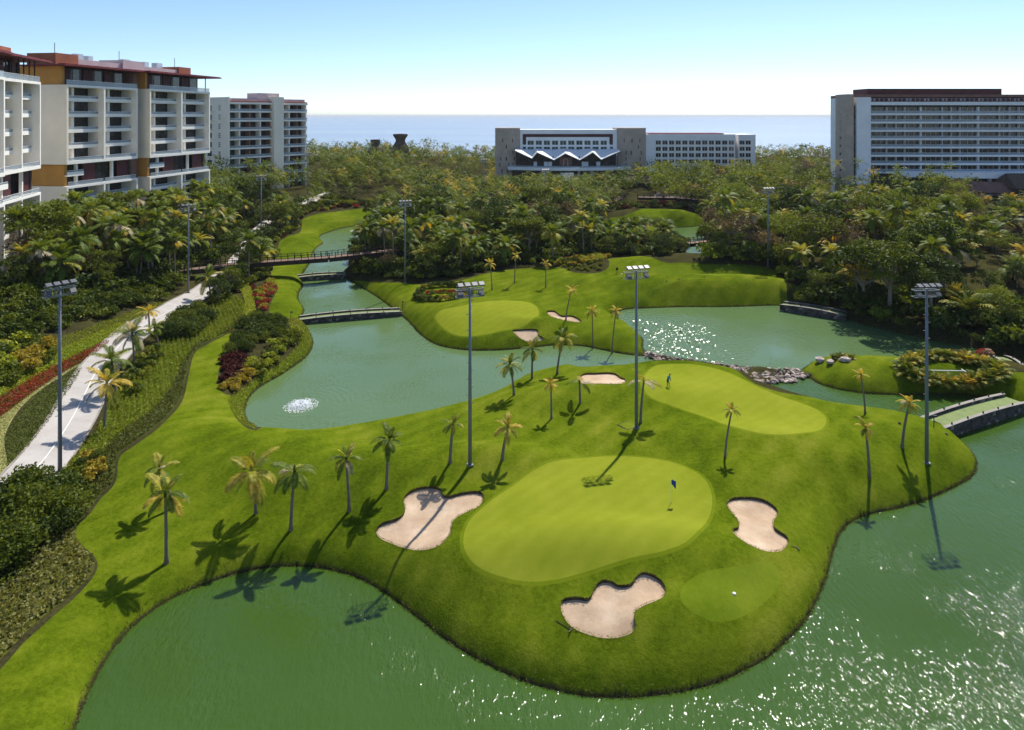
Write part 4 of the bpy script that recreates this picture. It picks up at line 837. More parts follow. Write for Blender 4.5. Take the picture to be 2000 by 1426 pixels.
PALMS = [
 ((325,1100),(322,968),105,'tall palm nearest the dark pond, standing in front of another palm',gA,(G_,Y_,O_),15),
 ((338,992),(314,916),76,'palm half hidden behind the nearest tall palm on the left lawn',gA,(G_,Y_,D_),13),
 ((500,1003),(494,918),116,'wide spreading yellow green palm, left one of two with touching crowns',gA,(Y_,G_,O_),13),
 ((568,1035),(576,922),104,'palm with pale bent fronds, right one of two with touching crowns',gA,(G_,Y_,D_),12,'droop'),
 ((682,998),(678,893),70,'palm just left of the heart shaped bunker with drooping gold frond tips',gA,(G_,Y_,D_),14),
 ((755,955),(759,863),72,'dark green palm directly above the heart shaped bunker',gA,(G_,G_,Y_),15),
 ((879,903),(885,829),50,'yellowish palm left of the tall mast behind the heart shaped bunker',gA,(Y_,G_,O_),13),
 ((981,897),(992,835),64,'palm with golden fronds on one side, right of the central mast',gA,(Y_,O_,G_),14),
 ((1077,818),(1076,750),36,'small golden palm on the slope of the central mound',gA,(O_,Y_,Y_),12),
 ((1004,772),(996,712),56,'bushy green palm on the south bank of the lagoon, leftmost of three',gB,(G_,Y_,G_),15),
 ((1039,740),(1040,684),56,'palm at the water edge, middle one of three on the lagoon bank',gB,(G_,Y_,O_),14),
 ((1088,731),(1100,662),60,'tallest palm of three on the lagoon bank, leaning over the channel',gB,(G_,Y_,G_),15),
 ((1133,788),(1132,748),70,'thin palm with only a few hanging fronds before the channel bunker',gB,(G_,Y_,D_),5,'droop'),
 ((1251,826),(1258,748),72,'sparse pale palm beside the second tall mast',gA,(Y_,D_,G_),6,'droop'),
 ((1105,626),(1117,567),32,'small golden palm standing in the long thin bunker',gC,(O_,Y_,O_),11),
 ((1158,671),(1156,607),33,'small golden palm by the channel, left one of a pair on the spit',gC,(O_,Y_,O_),12),
 ((1195,686),(1203,607),32,'leaning golden palm by the channel, right one of a pair on the spit',gC,(O_,Y_,O_),12),
 ((961,566),(957,515),31,'small golden palm behind the far green next to the flower ring',gC,(O_,Y_,O_),11),
 ((1005,553),(1008,499),28,'slim golden palm behind the far green, middle of three',gC,(O_,Y_,Y_),11),
 ((1066,561),(1066,516),27,'slim golden palm behind the far green, rightmost of three',gC,(O_,Y_,O_),11),
 ((1416,893),(1431,803),38,'leaning palm alone between the right bunker and the golfer green',gD,(Y_,O_,G_),12),
 ((1690,808),(1684,735),36,'golden palm on the east shore facing the round islet',gD,(O_,Y_,O_),12),
 ((1698,932),(1692,837),46,'golden palm nearest the camera on the east lawn',gD,(O_,Y_,G_),12),
 ((1762,874),(1773,786),52,'golden palm between the right mast and the stone bridge',gD,(O_,Y_,D_),12),
]
for i, a in enumerate(PALMS): lawn_palm(*a[:6], n=a[6], seed=i, style=a[7] if len(a) > 7 else 'full')
gE = 'palms along the concrete path'
for i, a in enumerate([((204,842),(206,752),92,'golden palm throwing its shadow across the concrete path',gE,(O_,Y_,G_),14), ((226,772),(220,704),88,'dark green palm leaning over the path behind the golden one',gE,(G_,Y_,G_),16),
 ((262,712),(258,652),86,'dark palm beside the path where it bends away',gE,(G_,G_,D_),15), ((292,650),(288,612),52,'small bright yellow palm on the far side of the path bend',gE,(O_,Y_,O_),13),
 ((308,668),(302,640),46,'low palm sprouting beside the path under the dark palms',gE,(G_,Y_,G_),12), ((411,585),(408,540),64,'palm standing on the bright path clearing near the wooden bridge',gE,(G_,Y_,G_),13)]):
    lawn_palm(*a[:6], n=a[6], seed=40+i)

# ---- the groves: every tree stands where the plan leaves room for it
LAWN_ALL = list(LAWN.values())
def free(P, m_lawn=1.0, m_shore=1.2, m_path=1.5):
    ok = shore(P) > m_shore
    for z_ in LAWN_ALL:
        d, i = seg_dist(P, z_); ok &= ~i & (d > m_lawn)
    d, i = seg_dist(P, PATH); ok &= ~i & (d > m_path)
    for f in FOOT:
        _, i = seg_dist(P, f, dist=False); ok &= ~i
    return ok
def scatter(poly, sp, rng):
    x0, y0 = poly.min(0); x1, y1 = poly.max(0); gx_, gy_ = np.meshgrid(np.arange(x0, x1, sp), np.arange(y0, y1, sp*0.9)); gx_[1::2] += sp/2
    P = np.c_[gx_.ravel(), gy_.ravel()]+rng.uniform(-.38, .38, (gx_.size, 2))*sp; _, i = seg_dist(P, poly, dist=False); return P[i]
def poly_px(pts): return ground([p[0] for p in pts], [p[1] for p in pts])[:, :2]
rngT = np.random.default_rng(11)
GROVES = [  # name for labels, outline (world m), spacing, height factor, species weights
 ('left', np.array([(-99,104),(-88,110),(-78,128),(-72,142),(-74,160),(-80,190),(-86,222),(-92,262),(-86,300),(-112,330),(-140,330),(-118,262),(-104,220),(-108,165),(-104,140)]), 4.1, 1.3, dict(palm=.80, olive=.09, dark=.08, bright=.0, brown=.03)),
 ('path side', poly_px([(405,592),(450,562),(520,545),(526,520),(540,482),(546,468),(585,452),(588,425),(640,410),(640,390),(592,408),(545,432),(515,462),(485,500),(455,540),(412,577)]), 4.2, 0.95, dict(palm=.6, olive=.22, dark=.18, bright=0, brown=0)),
 ('canal', np.r_[poly_px([(600,396),(640,390),(735,399),(712,428)]), np.array([(-60,290),(-50,360),(-90,360),(-86,300)])], 5.0, 1.35, dict(palm=.80, olive=.12, dark=.05, bright=.03, brown=0)),
 ('centre', np.r_[poly_px([(690,500),(712,470),(722,445),(740,415)]), np.array([(-52,300),(0,300),(50,300)]), poly_px([(1230,402),(1180,425),(1175,450),(1200,475),(1180,497),(1120,508),(1000,518),(900,540),(800,545),(705,538)])], 5.2, 1.05, dict(palm=.74, olive=.10, dark=.14, bright=.0, brown=.02)),
 ('front of hotel', np.array([(-85,300),(60,296),(60,352),(-85,362)]), 4.8, 0.5, dict(palm=.85, olive=.05, dark=.08, bright=.02, brown=0)),
 ('pond', poly_px([(1180,500),(1200,472),(1250,462),(1310,460),(1335,480),(1335,505),(1300,508)]), 4.2, 0.55, dict(palm=.15, olive=.3, dark=.55, bright=0, brown=0)),
 ('right', np.r_[poly_px([(1385,505),(1400,512),(1495,519),(1540,552),(1548,592),(1650,613),(1760,643),(1830,658),(1900,670),(2000,690),(2250,740)]), np.array([(205,190),(215,262),(130,268),(60,300),(45,290)]), poly_px([(1390,440),(1382,470)])], 5.6, 1.15, dict(palm=.20, olive=.24, dark=.16, bright=.14, brown=.14, gold=.12)),
 ('wing', np.array([(60,296),(130,268),(132,330),(150,380),(60,352)]), 5.2, 1.0, dict(palm=.30, olive=.2, dark=.08, bright=.36, brown=.06)),
 ('shore', np.array([(-250,395),(-100,330),(-60,365),(-12,372),(-12,396),(132,396),(140,372),(190,310),(330,310),(420,560),(-420,560)]), 7.5, 1.35, dict(palm=.72, olive=.14, dark=.06, bright=.04, brown=.04)),
]
LAB = {'path side': 'the strip between path and canal', 'left': 'the grove below the towers', 'canal': 'the grove at the canal head', 'centre': 'the dense central grove', 'front of hotel': 'the belt below the central hotel', 'pond': 'the bushes before the back pond', 'right': 'the wood above the upper lake', 'wing': 'the wood below the long hotel wing', 'shore': 'the belt near the sea'}
KINDNAME = {'palm': ('coconut_palm', 'feathery coconut palm in '), 'olive': ('broadleaf_tree', 'olive green broadleaf tree in '), 'dark': ('broadleaf_tree', 'dark green broadleaf tree in '), 'bright': ('broadleaf_tree', 'bright yellow green tree in '), 'brown': ('dry_tree', 'dry brownish sparse tree in '), 'gold': ('areca_palm', 'golden areca palm in ')}
HF = {g[0]: g[3] for g in GROVES}
trees = []
for (gname, poly, sp, hf, wts) in GROVES:
    P = scatter(poly, sp, rngT); P = P[free(P, 1.6, 1.4, 2.0)]; Z = height(P); ks = list(wts); pr_ = np.array([wts[k] for k in ks]); pr_ /= pr_.sum()
    for (x, y), z in zip(P, Z):
        if gname in ('centre', 'front of hotel', 'shore', 'right', 'canal') and math.sin(x*0.23+1.7*math.sin(y*0.09))*math.sin(y*0.19+1.3*math.sin(x*0.11)) < -0.52: continue
        kk = rngT.choice(ks, p=pr_); trees.append((kk, x, y, z, hf*(1.3 if kk == 'palm' and gname == 'right' else 1.0)*(rngT.uniform(0.55, 1.05) if rngT.random() < 0.72 else rngT.uniform(1.05, 1.5)), rngT.uniform(0, 2*PI), gname))
for (px_, py_, k, s_) in [(1352,372,'bright',1.15),(1385,372,'bright',1.2),(1420,370,'bright',1.1),(1335,375,'bright',0.95),(1440,385,'bright',1.2),(1500,420,'bright',1.25),(1470,430,'bright',1.1),(1530,410,'bright',1.1),(1840,440,'bright',1.35),(1880,430,'bright',1.3),(1810,460,'bright',1.2),(1790,480,'olive',1.2),(420,405,'bright',1.4),(445,400,'bright',1.2),(400,420,'olive',1.2),(60,470,'brown',1.1),(20,480,'brown',1.2),(428,562,'dark',0.62),(446,549,'olive',0.7),(462,535,'dark',0.7),(480,517,'olive',0.75),(492,497,'dark',0.8),(503,477,'olive',0.8),(517,455,'dark',0.8),(530,437,'olive',0.8),(548,420,'bright',0.8),(575,407,'olive',0.8),(560,372,'olive',1.5),(585,368,'dark',1.5),(605,366,'olive',1.4),(535,378,'palm',1.7),(620,362,'palm',1.5),(545,371,'palm',1.7),(572,366,'palm',1.7),(597,362,'palm',1.6)]:
    g = g1(px_, py_+30); trees.append((k, g.x, g.y, g.z, s_, rngT.uniform(0, 6), 'right' if px_ > 1460 else 'wing' if px_ > 1000 else 'left'))
trees.sort(key=lambda t: t[2]+abs(t[1])*0.1)
count = {}; rest = []
for (k, x, y, z, s_, a, gname) in trees:
    if abs(x) > 0.80*y+6: continue
    if x > 0.665*y and y < 275: s_ *= 0.42
    nm = KINDNAME[k][0]; count[nm] = count.get(nm, 0)+1
    if count[nm] > 290 or y > 365: rest.append(('palm' if k == 'gold' else k, x, y, z, s_, a)); continue
    ci = int(rngT.choice(5, p=[.32, .38, .14, .08, .08])); size = 'tall' if s_ > 1.12*HF[gname] else 'low' if s_ < 0.84*HF[gname] else 'middling'
    look = ('yellow tipped coconut palm', 'dark green coconut palm', 'gold flecked coconut palm', 'yellowish coconut palm', 'dry fringed coconut palm')[ci] if k == 'palm' else KINDNAME[k][1][:-4]
    t = thing(nm, size+' '+look+' in '+LAB[gname], 'palm' if k in ('palm', 'gold') else 'tree', (x, y, z), a, size+' '+look+'s of '+LAB[gname])
    if k == 'gold':
        sc_ = rngT.uniform(2.2, 3.4); obj('fronds', ARECA[int(rngT.integers(2))], t, (0, 0, 4.2*s_), (0, 0, 0), sc_); obj('stem', TRUNKS[0], t, (0, 0, -0.2), (0, 0, 0), (0.8, 0.8, 0.65*s_)); continue
    if k == 'palm':
        i = int(rngT.integers(4)); obj('trunk', TRUNKS[i], t, scale=(1, 1, s_)); tp = TRUNK_TOP[i]
        sc_ = rngT.uniform(0.9, 1.28); obj('crown', CROWNS[ci], t, (tp[0], tp[1], tp[2]*s_), (0, 0, rngT.uniform(0, 6)), (sc_, sc_, sc_))
    else:
        tk, cr = TREES[k][int(rngT.integers(len(TREES[k])))]; obj('trunk', tk, t, scale=s_); obj('crown', cr, t, scale=s_)
# everything farther: one mass of crowns
FARC = [mesh_arrays(crown_mesh('tmp', m_, 9, 3.4, 70+i, 4)) for i, m_ in enumerate((('frond_green',),)*3)]
rngF = np.random.default_rng(5)
def merge_far(items, name, label, mats):
    Vs, Fs3, Fs4, mi3, mi4 = [], [], [], [], []; o = 0
    for (k, x, y, z, s_, a) in items:
        if k == 'palm':
            V, Fc = FARC[int(rngF.integers(3))]; V = V*np.array([1.1, 1.1, 1.1])+np.array([0, 0, 7.0*s_]); mi = int(rngF.choice(3, p=[.82, .14, .04]))
            f3 = [f for f in Fc if len(f) == 3]; f4 = [f for f in Fc if len(f) == 4]
        else:
            P = crown_points(rngF, [((rngF.uniform(-2, 2), rngF.uniform(-2, 2), 6+rngF.uniform(-1, 1.5)), (2, 2, 1.5)) for _ in range(6)], 22)*s_; V, q = leaf_cloud(P, 0.9, rngF); f3 = []; f4 = q.tolist(); mi = {'olive': 3, 'dark': 4, 'bright': 5, 'brown': 6}[k]
        c_, sn = math.cos(a), math.sin(a); Vs.append(np.c_[V[:, 0]*c_-V[:, 1]*sn+x, V[:, 0]*sn+V[:, 1]*c_+y, V[:, 2]+z])
        Fs3 += [tuple(i+o for i in f) for f in f3]; Fs4 += [tuple(i+o for i in f) for f in f4]; mi3 += [mi]*len(f3); mi4 += [mi]*len(f4); o += len(V)
    me = bpy.data.meshes.new(name); me.from_pydata([tuple(v) for v in np.vstack(Vs)], [], Fs3+Fs4)
    for m_ in mats: me.materials.append(MATS[m_])
    me.polygons.foreach_set('material_index', mi3+mi4); me.update(); return obj(name, me, kind='stuff', label=label, category='wood')
merge_far(rest, 'distant_wood', 'far palm wood reaching from the hotels to the sea', ['frond_green', 'frond_yellow', 'frond_gold', 'leaf_olive', 'leaf_dark', 'leaf_bright', 'leaf_brown'])
print('TREES', len(trees), 'rest', len(rest), count)

# ---- shrubs and hedges
def shrub(x, y, z, s_, me, label, group, name='shrub', cat='shrub', sz=1.0):
    return obj(name, me, None, (x, y, z), (0, 0, random.uniform(0, 6)), (s_, s_, s_*sz), label=label, category=cat, group=group)
rngS = np.random.default_rng(23)
SH_ARR = {}
def merge_copies(name, items, mats_order=None):
    """items: (mesh, x, y, z, scale, scale_z, rot); all joined into one mesh"""
    Vs, Fs, Mi, mats, o = [], [], [], [], 0
    for (me, x, y, z, s_, sz, a) in items:
        if me.name not in SH_ARR:
            V = np.empty(len(me.vertices)*3); me.vertices.foreach_get('co', V); Fq = np.empty(len(me.loops), dtype=np.int32); me.loops.foreach_get('vertex_index', Fq); SH_ARR[me.name] = (V.reshape(-1, 3), Fq.reshape(-1, 4))
        V, Fq = SH_ARR[me.name]; mt = me.materials[0].name
        if mt not in mats: mats.append(mt)
        c_, sn = math.cos(a), math.sin(a); Vs.append(np.c_[(V[:, 0]*c_-V[:, 1]*sn)*s_+x, (V[:, 0]*sn+V[:, 1]*c_)*s_+y, V[:, 2]*s_*sz+z]); Fs.append(Fq+o); Mi.append(np.full(len(Fq), mats.index(mt))); o += len(V)
    return fast_mesh(name, np.vstack(Vs), np.vstack(Fs), mats, False, np.concatenate(Mi))
def shrub_bed(pxpoly, sp, kinds, smin, smax, label, group, world=None, sz=1.0, chk=True, mass=None):
    poly = poly_px(pxpoly) if world is None else world; P = scatter(poly, sp, rngS)
    if chk: P = P[free(P, 0.5, 0.8, 0.9)]
    Z = height(P); items = []
    for (x, y), z in zip(P, Z):
        me = SHRUBS[kinds[int(rngS.integers(len(kinds)))]][int(rngS.integers(3))]; s_ = rngS.uniform(smin, smax)
        if mass: items.append((me, x, y, z-0.05, s_, sz, rngS.uniform(0, 6)))
        else: shrub(x, y, z-0.05, s_, me, label, group, sz=sz)
    if mass and items: obj(mass, merge_copies(mass, items), kind='stuff', label=label, category='plants')
    return 0 if mass else len(P)
ns = 0
ns += shrub_bed([(-60,700),(-60,600),(0,560),(120,560),(200,560),(280,540),(340,560),(325,585),(252,607),(107,655),(60,690),(0,740)], 2.3, ('dark','dark','olive'), 1.3, 2.3, 'thicket of dark glossy leaves above the striped flower beds', 'dark shrubs above the flower beds', mass='thicket')
ns += shrub_bed([(-40,770),(-40,690),(0,680),(60,660),(110,690),(60,735),(20,760)], 2.2, ('yellow','olive','lime'), 1.2, 2.0, 'thicket of yellow leaves above the red flower band', 'yellow shrubs above the red band', mass='thicket')
ns += shrub_bed([(-80,1140),(-80,1000),(0,985),(60,962),(125,958),(148,1005),(138,1032),(90,1062),(40,1112)], 2.2, ('fine',), 2.0, 3.3, 'dark bushy shrub in the clump at the near end of the path', 'dark shrubs at the near end of the path', chk=False)
ns += shrub_bed([(120,930),(175,880),(205,900),(190,950),(150,985)], 1.7, ('lime','yellow','olive','fine'), 0.9, 1.4, 'lime yellow shrub at the foot of the path mast', 'lime shrubs by the path mast')
ns += shrub_bed([(215,790),(240,735),(300,680),(330,690),(280,745),(235,805)], 2.0, ('olive','dark','tuft'), 0.9, 1.5, 'green undergrowth beneath the palms along the path', 'shrubs under the path palms', mass='undergrowth')
ns += shrub_bed([(320,660),(340,620),(400,600),(420,625),(380,660)], 2.2, ('fine',), 1.5, 2.3, 'round dense shrub between the path and the ornamental grass', 'round shrubs between path and grass')
ns += shrub_bed([(455,645),(480,628),(525,618),(560,628),(560,650),(520,680),(470,690),(445,690)], 2.1, ('fine','dark','fine'), 1.3, 2.0, 'dark shrub on the planted point beside the lagoon', 'dark shrubs on the planted point')
ns += shrub_bed([(520,690),(560,650),(588,650),(583,672),(548,705),(500,738),(480,720)], 1.6, ('tuft','olive','lime'), 1.0, 1.5, 'light green shrub along the lagoon side of the planted point', 'light shrubs on the planted point')
ns += shrub_bed([(430,745),(435,705),(470,695),(490,715),(460,750)], 1.0, ('maroon',), 0.8, 1.1, 'low maroon planting on the planted point beside the lagoon', '', mass='border_planting')
ns += shrub_bed([(428,762),(432,745),(480,720),(500,725),(452,770)], 1.0, ('yellow',), 0.7, 1.0, 'low golden planting at the tip of the planted point', '', mass='border_planting')
ns += shrub_bed([(405,600),(430,560),(500,510),(540,500),(530,540),(470,560),(440,590)], 2.2, ('dark','olive'), 1.2, 2.2, 'dark undergrowth round the left end of the wooden bridge', 'dark shrubs by the wooden bridge', mass='undergrowth')
ns += shrub_bed([(498,575),(530,545),(545,560),(536,600),(515,612),(500,600)], 1.5, ('yellow','lime','yellow','red'), 0.8, 1.2, 'yellow and red leaved shrub beside the canal lawn', 'coloured shrubs beside the canal')
ns += shrub_bed([(548,468),(565,455),(588,450),(588,425),(612,415),(660,408),(735,400),(735,392),(640,398),(590,412),(560,440)], 2.4, ('maroon','lime','red','yellow'), 0.9, 1.4, 'red and lime border planting of the far fairway', 'coloured shrubs at the far fairway', mass='border_planting')
ns += shrub_bed([(683,530),(690,545),(800,549),(905,542),(960,525),(1030,518),(1085,515),(1080,505),(960,512),(880,530),(800,535),(705,520)], 2.3, ('dark','olive','lime'), 1.1, 1.9, 'green undergrowth at the foot of the dense central grove', 'shrubs below the central grove', mass='undergrowth')
ns += shrub_bed([(1085,518),(1130,500),(1175,490),(1190,500),(1180,512),(1120,520)], 1.8, ('lime','yellow'), 0.9, 1.4, 'bright lime yellow planting behind the far green', 'lime shrubs behind the far green', mass='border_planting')
ns += shrub_bed([(1085,520),(1175,515),(1185,522),(1150,532),(1115,530)], 1.7, ('tuft',), 0.6, 0.8, 'low clipped green bed behind the far green', 'low bed behind the far green', mass='border_planting')
ns += shrub_bed([(960,412),(1050,402),(1150,396),(1225,396),(1225,403),(1150,406),(1050,412),(960,422)], 2.8, ('yellow','lime','olive'), 1.2, 1.8, 'long yellow green hedge line below the central hotel', 'long hedge below the hotel', mass='border_planting')
ns += shrub_bed([(1545,560),(1555,590),(1650,612),(1760,640),(1830,655),(1900,668),(2000,682),(2000,670),(1900,655),(1800,640),(1650,600),(1570,570)], 2.4, ('dark','dark','olive'), 1.2, 2.1, 'dark overhanging undergrowth on the bank of the upper lake', 'bank shrubs of the upper lake', mass='undergrowth')
ns += shrub_bed([(1185,500),(1200,480),(1300,465),(1340,478),(1340,500),(1300,506),(1230,501)], 2.5, ('dark','olive','dark'), 1.5, 2.6, 'dark thicket between the tee ridge and the back pond', 'hedge by the back pond', mass='thicket')
shrub_bed(None, 3.0, ('dark','olive','dark','olive'), 2.0, 3.8, 'undergrowth filling the slope between the towers and the path', '', world=np.array([(-98,112),(-84,112),(-74,134),(-70,141),(-73,160),(-78,190),(-84,222),(-90,262),(-110,262),(-98,222),(-102,165),(-98,140)]), mass='undergrowth')
shrub_bed(None, 2.8, ('dark','olive','tuft','lime','dark'), 1.4, 2.6, 'undergrowth between the path and the canal lawn', '', world=np.r_[poly_px([(395,600),(450,560),(520,540),(528,520),(540,482),(546,468),(585,450),(590,425),(640,408),(735,398),(640,384),(590,402),(540,424),(508,455),(475,495),(445,537),(405,575)])], mass='undergrowth')
shrub_bed(None, 3.4, ('dark','olive','dark','olive','bright'), 2.2, 3.8, 'undergrowth along the front of the wood above the upper lake', '', world=poly_px([(1385,508),(1495,520),(1545,556),(1552,592),(1650,612),(1760,640),(1830,655),(1900,668),(2000,686),(2300,740),(2300,640),(2000,600),(1800,590),(1650,560),(1560,520),(1480,490),(1400,480)]), mass='undergrowth')
shrub_bed(None, 3.2, ('dark','olive','dark'), 1.8, 3.2, 'undergrowth inside the dense central grove', '', world=poly_px([(690,500),(700,540),(800,546),(900,540),(1000,516),(1120,506),(1180,495),(1190,470),(1000,470),(850,480),(750,470),(710,460)]), mass='undergrowth')
shrub_bed(None, 3.4, ('dark','olive','dark','maroon'), 1.8, 3.0, 'dark undergrowth round the far tee below the raised walkway', '', world=poly_px([(1175,414),(1250,400),(1330,397),(1440,402),(1460,440),(1390,440),(1374,427),(1345,411),(1300,408),(1230,414)]), mass='undergrowth')
print('SHRUBS', ns)
def ring_hedge(label, loops, me_list, sp, smin, smax, inner=None, leafname='clump'):
    c0 = np.mean([g1(*p) for l in loops for p in l], axis=0); t = thing('hedge', label, 'hedge', (c0[0], c0[1], c0[2]))
    for l in loops:
        P = catmull(ground(*zip(*l))[:, :2], 6, False); seg = np.r_[0, np.cumsum(np.linalg.norm(np.diff(P, axis=0), axis=1))]; n = max(2, int(seg[-1]/sp))
        for k in range(n+1):
            d = seg[-1]*k/n; x = np.interp(d, seg, P[:, 0]); y = np.interp(d, seg, P[:, 1]); z = height([(x, y)])[0]; s_ = rngS.uniform(smin, smax)
            obj(leafname, me_list[int(rngS.integers(len(me_list)))], t, (x-c0[0], y-c0[1], z-c0[2]-0.05), (0, 0, rngS.uniform(0, 6)), s_)
    return t
HM = SHRUBS['dark']+SHRUBS['olive']+SHRUBS['yellow'][:1]
t = ring_hedge('low oval hedge with red flowers inside, behind the far green', [[(815,582),(840,588),(880,586),(915,580)], [(815,580),(830,565),(870,560),(905,562),(918,578)]], HM, 0.9, 0.9, 1.25)
ring_hedge('red flowering plants inside the low oval hedge', [[(835,575),(860,572),(895,573)]], SHRUBS['red']+SHRUBS['olive'], 0.9, 0.6, 0.9)
ring_hedge('golden areca hedge bent round a utility yard on the islet', [[(1768,728),(1785,742),(1830,752),(1890,752),(1930,745),(1950,733),(1935,718)], [(1765,722),(1785,708),(1830,702),(1880,708),(1915,714)]], [ARECA[1], ARECA[0], ARECA[1]], 0.6, 1.0, 1.5, leafname='areca_clump')
ring_hedge('small areca clump between boulders at the tip of the islet', [[(1628,702),(1645,700),(1662,701)]], ARECA, 0.8, 0.55, 0.8, leafname='areca_clump')
# pink and red shrubs by the small bridge
ns += shrub_bed([(1905,690),(1950,680),(1960,690),(1930,700)], 1.8, ('pink','red'), 0.8, 1.2, 'pink leaved shrub beside the small arched bridge', 'pink shrubs by the small bridge', chk=False)

# ---- ground cover that nobody could count
def cover(name, label, pxpoly, per_m2, size, h0, h1, mat, up=0.5, smooth=True, rows=None, aspect=0.62):
    poly = zone(pxpoly, 3); rng = np.random.default_rng(abs(hash(label)) % 1000 if False else len(label)*7+len(pxpoly))
    A = 0.5*abs(np.dot(poly[:, 0], np.roll(poly[:, 1], 1))-np.dot(poly[:, 1], np.roll(poly[:, 0], 1))); x0, y0 = poly.min(0); x1, y1 = poly.max(0)
    n = int(per_m2*(x1-x0)*(y1-y0)); P = np.c_[rng.uniform(x0, x1, n), rng.uniform(y0, y1, n)]; _, i = seg_dist(P, poly, dist=False); P = P[i]
    if rows is not None:                                       # planted in rows of tufts
        c_, s_ = math.cos(rows[0]), math.sin(rows[0]); u = P[:, 0]*c_+P[:, 1]*s_; v = -P[:, 0]*s_+P[:, 1]*c_; uu = np.round(u/rows[1])*rows[1]; vv = np.round(v/rows[1])*rows[1]
        u = uu+(u-uu)*0.62; v = vv+(v-vv)*0.62; P = np.c_[u*c_-v*s_, u*s_+v*c_]
    Z = height(P)+h0+(h1-h0)*rng.random(len(P))**0.8; V, Fc = leaf_cloud(np.c_[P, Z], size, rng, up, aspect); return obj(name, fast_mesh(name, V, Fc, mat), kind='stuff', label=label, category='plants')
cover('flower_bed', 'band of red flowers along the path lawn', BED_PX['red'], 26, 0.26, 0.05, 0.40, 'leaf_red')
cover('flower_bed_leaves', 'green leaves showing between the red flowers', BED_PX['red'], 14, 0.26, 0.05, 0.32, 'leaf_olive')
cover('ground_cover', 'pale yellow green strip of ground cover below the red flowers', BED_PX['pale'], 55, 0.17, 0.02, 0.14, 'leaf_pale', 0.2)
cover('ground_cover', 'dark clipped verge beside the concrete path', BED_PX['verge'], 55, 0.20, 0.05, 0.40, 'leaf_verge')
cover('ground_cover', 'bright green band above the red flowers', BED_PX['green'], 40, 0.24, 0.02, 0.30, 'leaf_lime')
cover('ground_cover', 'olive band of ground cover below the dark thicket', BED_PX['olive'], 45, 0.22, 0.02, 0.25, 'leaf_tuft')
cover('ornamental_grass', 'rows of green ornamental grass tufts between path and lawn', ROWS_PX, 60, 0.32, 0.0, 0.55, 'leaf_tuft', 0.1, rows=(0.5, 0.7), aspect=0.35)
cover('ornamental_grass', 'dark planted slope edging the left lawn', BED_PX['slope'], 60, 0.26, 0.0, 0.55, 'leaf_verge', 0.2)
cover('ground_cover', 'mottled yellow and brown leaf bed at the near left corner', BED_PX['litter'], 42, 0.30, 0.0, 0.45, 'leaf_litter', 0.25)
cover('bank_grass', 'long bright grass on the left bank of the lagoon', BED_PX['bank'], 55, 0.30, 0.0, 0.40, 'leaf_tuft', 0.1, aspect=0.35)
cover('ground_cover', 'lime green strip of ground cover above the planted point', BED_PX['lime'], 60, 0.24, 0.05, 0.55, 'leaf_lime')
cover('ground_cover', 'maroon strip of ground cover beside the lime one', [(488,556),(500,560),(515,612),(500,620),(498,600)], 45, 0.22, 0.05, 0.4, 'leaf_maroon')
cover('ground_cover', 'lime square of ground cover at the lagoon footbridge', [(562,625),(588,628),(590,648),(570,650),(560,640)], 50, 0.2, 0.02, 0.25, 'leaf_lime')
cover('ground_cover', 'green undergrowth on the left slope near the tower shrubs', [(-80,1180),(0,1150),(60,1112),(60,1060),(-80,1060)], 40, 0.26, 0.0, 0.4, 'leaf_olive')

def fringe(name, label, poly, per_m, w0, w1, size, mat, parent=None, ysel=(0, 400), h=0.10, out=1):
    rng = np.random.default_rng(int(abs(poly).sum()) % 9999); A_ = poly; B_ = np.roll(poly, -1, 0); L = np.linalg.norm(B_-A_, axis=1); ok = (A_[:, 1] > ysel[0]) & (A_[:, 1] < ysel[1]) & (np.abs(A_[:, 0]) < 0.9*A_[:, 1])
    sgn = 1 if np.dot(A_[:, 0], np.roll(A_[:, 1], -1))-np.dot(A_[:, 1], np.roll(A_[:, 0], -1)) > 0 else -1
    n = np.where(ok, rng.poisson(L*per_m), 0); i = np.repeat(np.arange(len(A_)), n); u = rng.random(len(i))[:, None]; D_ = (B_-A_)/L[:, None]; Nn = np.c_[D_[:, 1], -D_[:, 0]]*sgn*out
    clump = 0.5+0.5*np.sin(np.cumsum(L)[i]*1.7)*np.sin(np.cumsum(L)[i]*0.53)
    P = A_[i]*(1-u)+B_[i]*u+Nn[i]*(w0+(w1-w0)*rng.random(len(i))**1.5*(0.35+0.65*clump))[:, None]
    Z = np.maximum(height(P), 0.0)+h*rng.random(len(P)); V, Fc = leaf_cloud(np.c_[P, Z], size, rng, 0.0, 0.3); return obj(name, fast_mesh(name, V, Fc, mat), parent, kind='stuff', label=label, category=None if parent else 'grass')
fringe('shore_grass', 'ragged grass and mud fringe along the shore of the lower lake', WPOLY[2], 26, -0.12, 0.55, 0.20, 'leaf_verge', ysel=(40, 125))
fringe('shore_grass', 'ragged grass fringe along the shore of the lagoon', WPOLY[0], 16, -0.12, 0.6, 0.26, 'leaf_verge', ysel=(80, 190))
fringe('shore_grass', 'ragged grass fringe along the shore of the upper lake', WPOLY[1], 12, -0.12, 0.6, 0.28, 'leaf_verge', ysel=(95, 160))
for o_, p_ in zip([o for o in bpy.data.objects if o.name.startswith('sand_bunker')], SAND): fringe('grass_fringe', None, p_, 40, -0.10, 0.16, 0.14, 'leaf_tuft', o_)

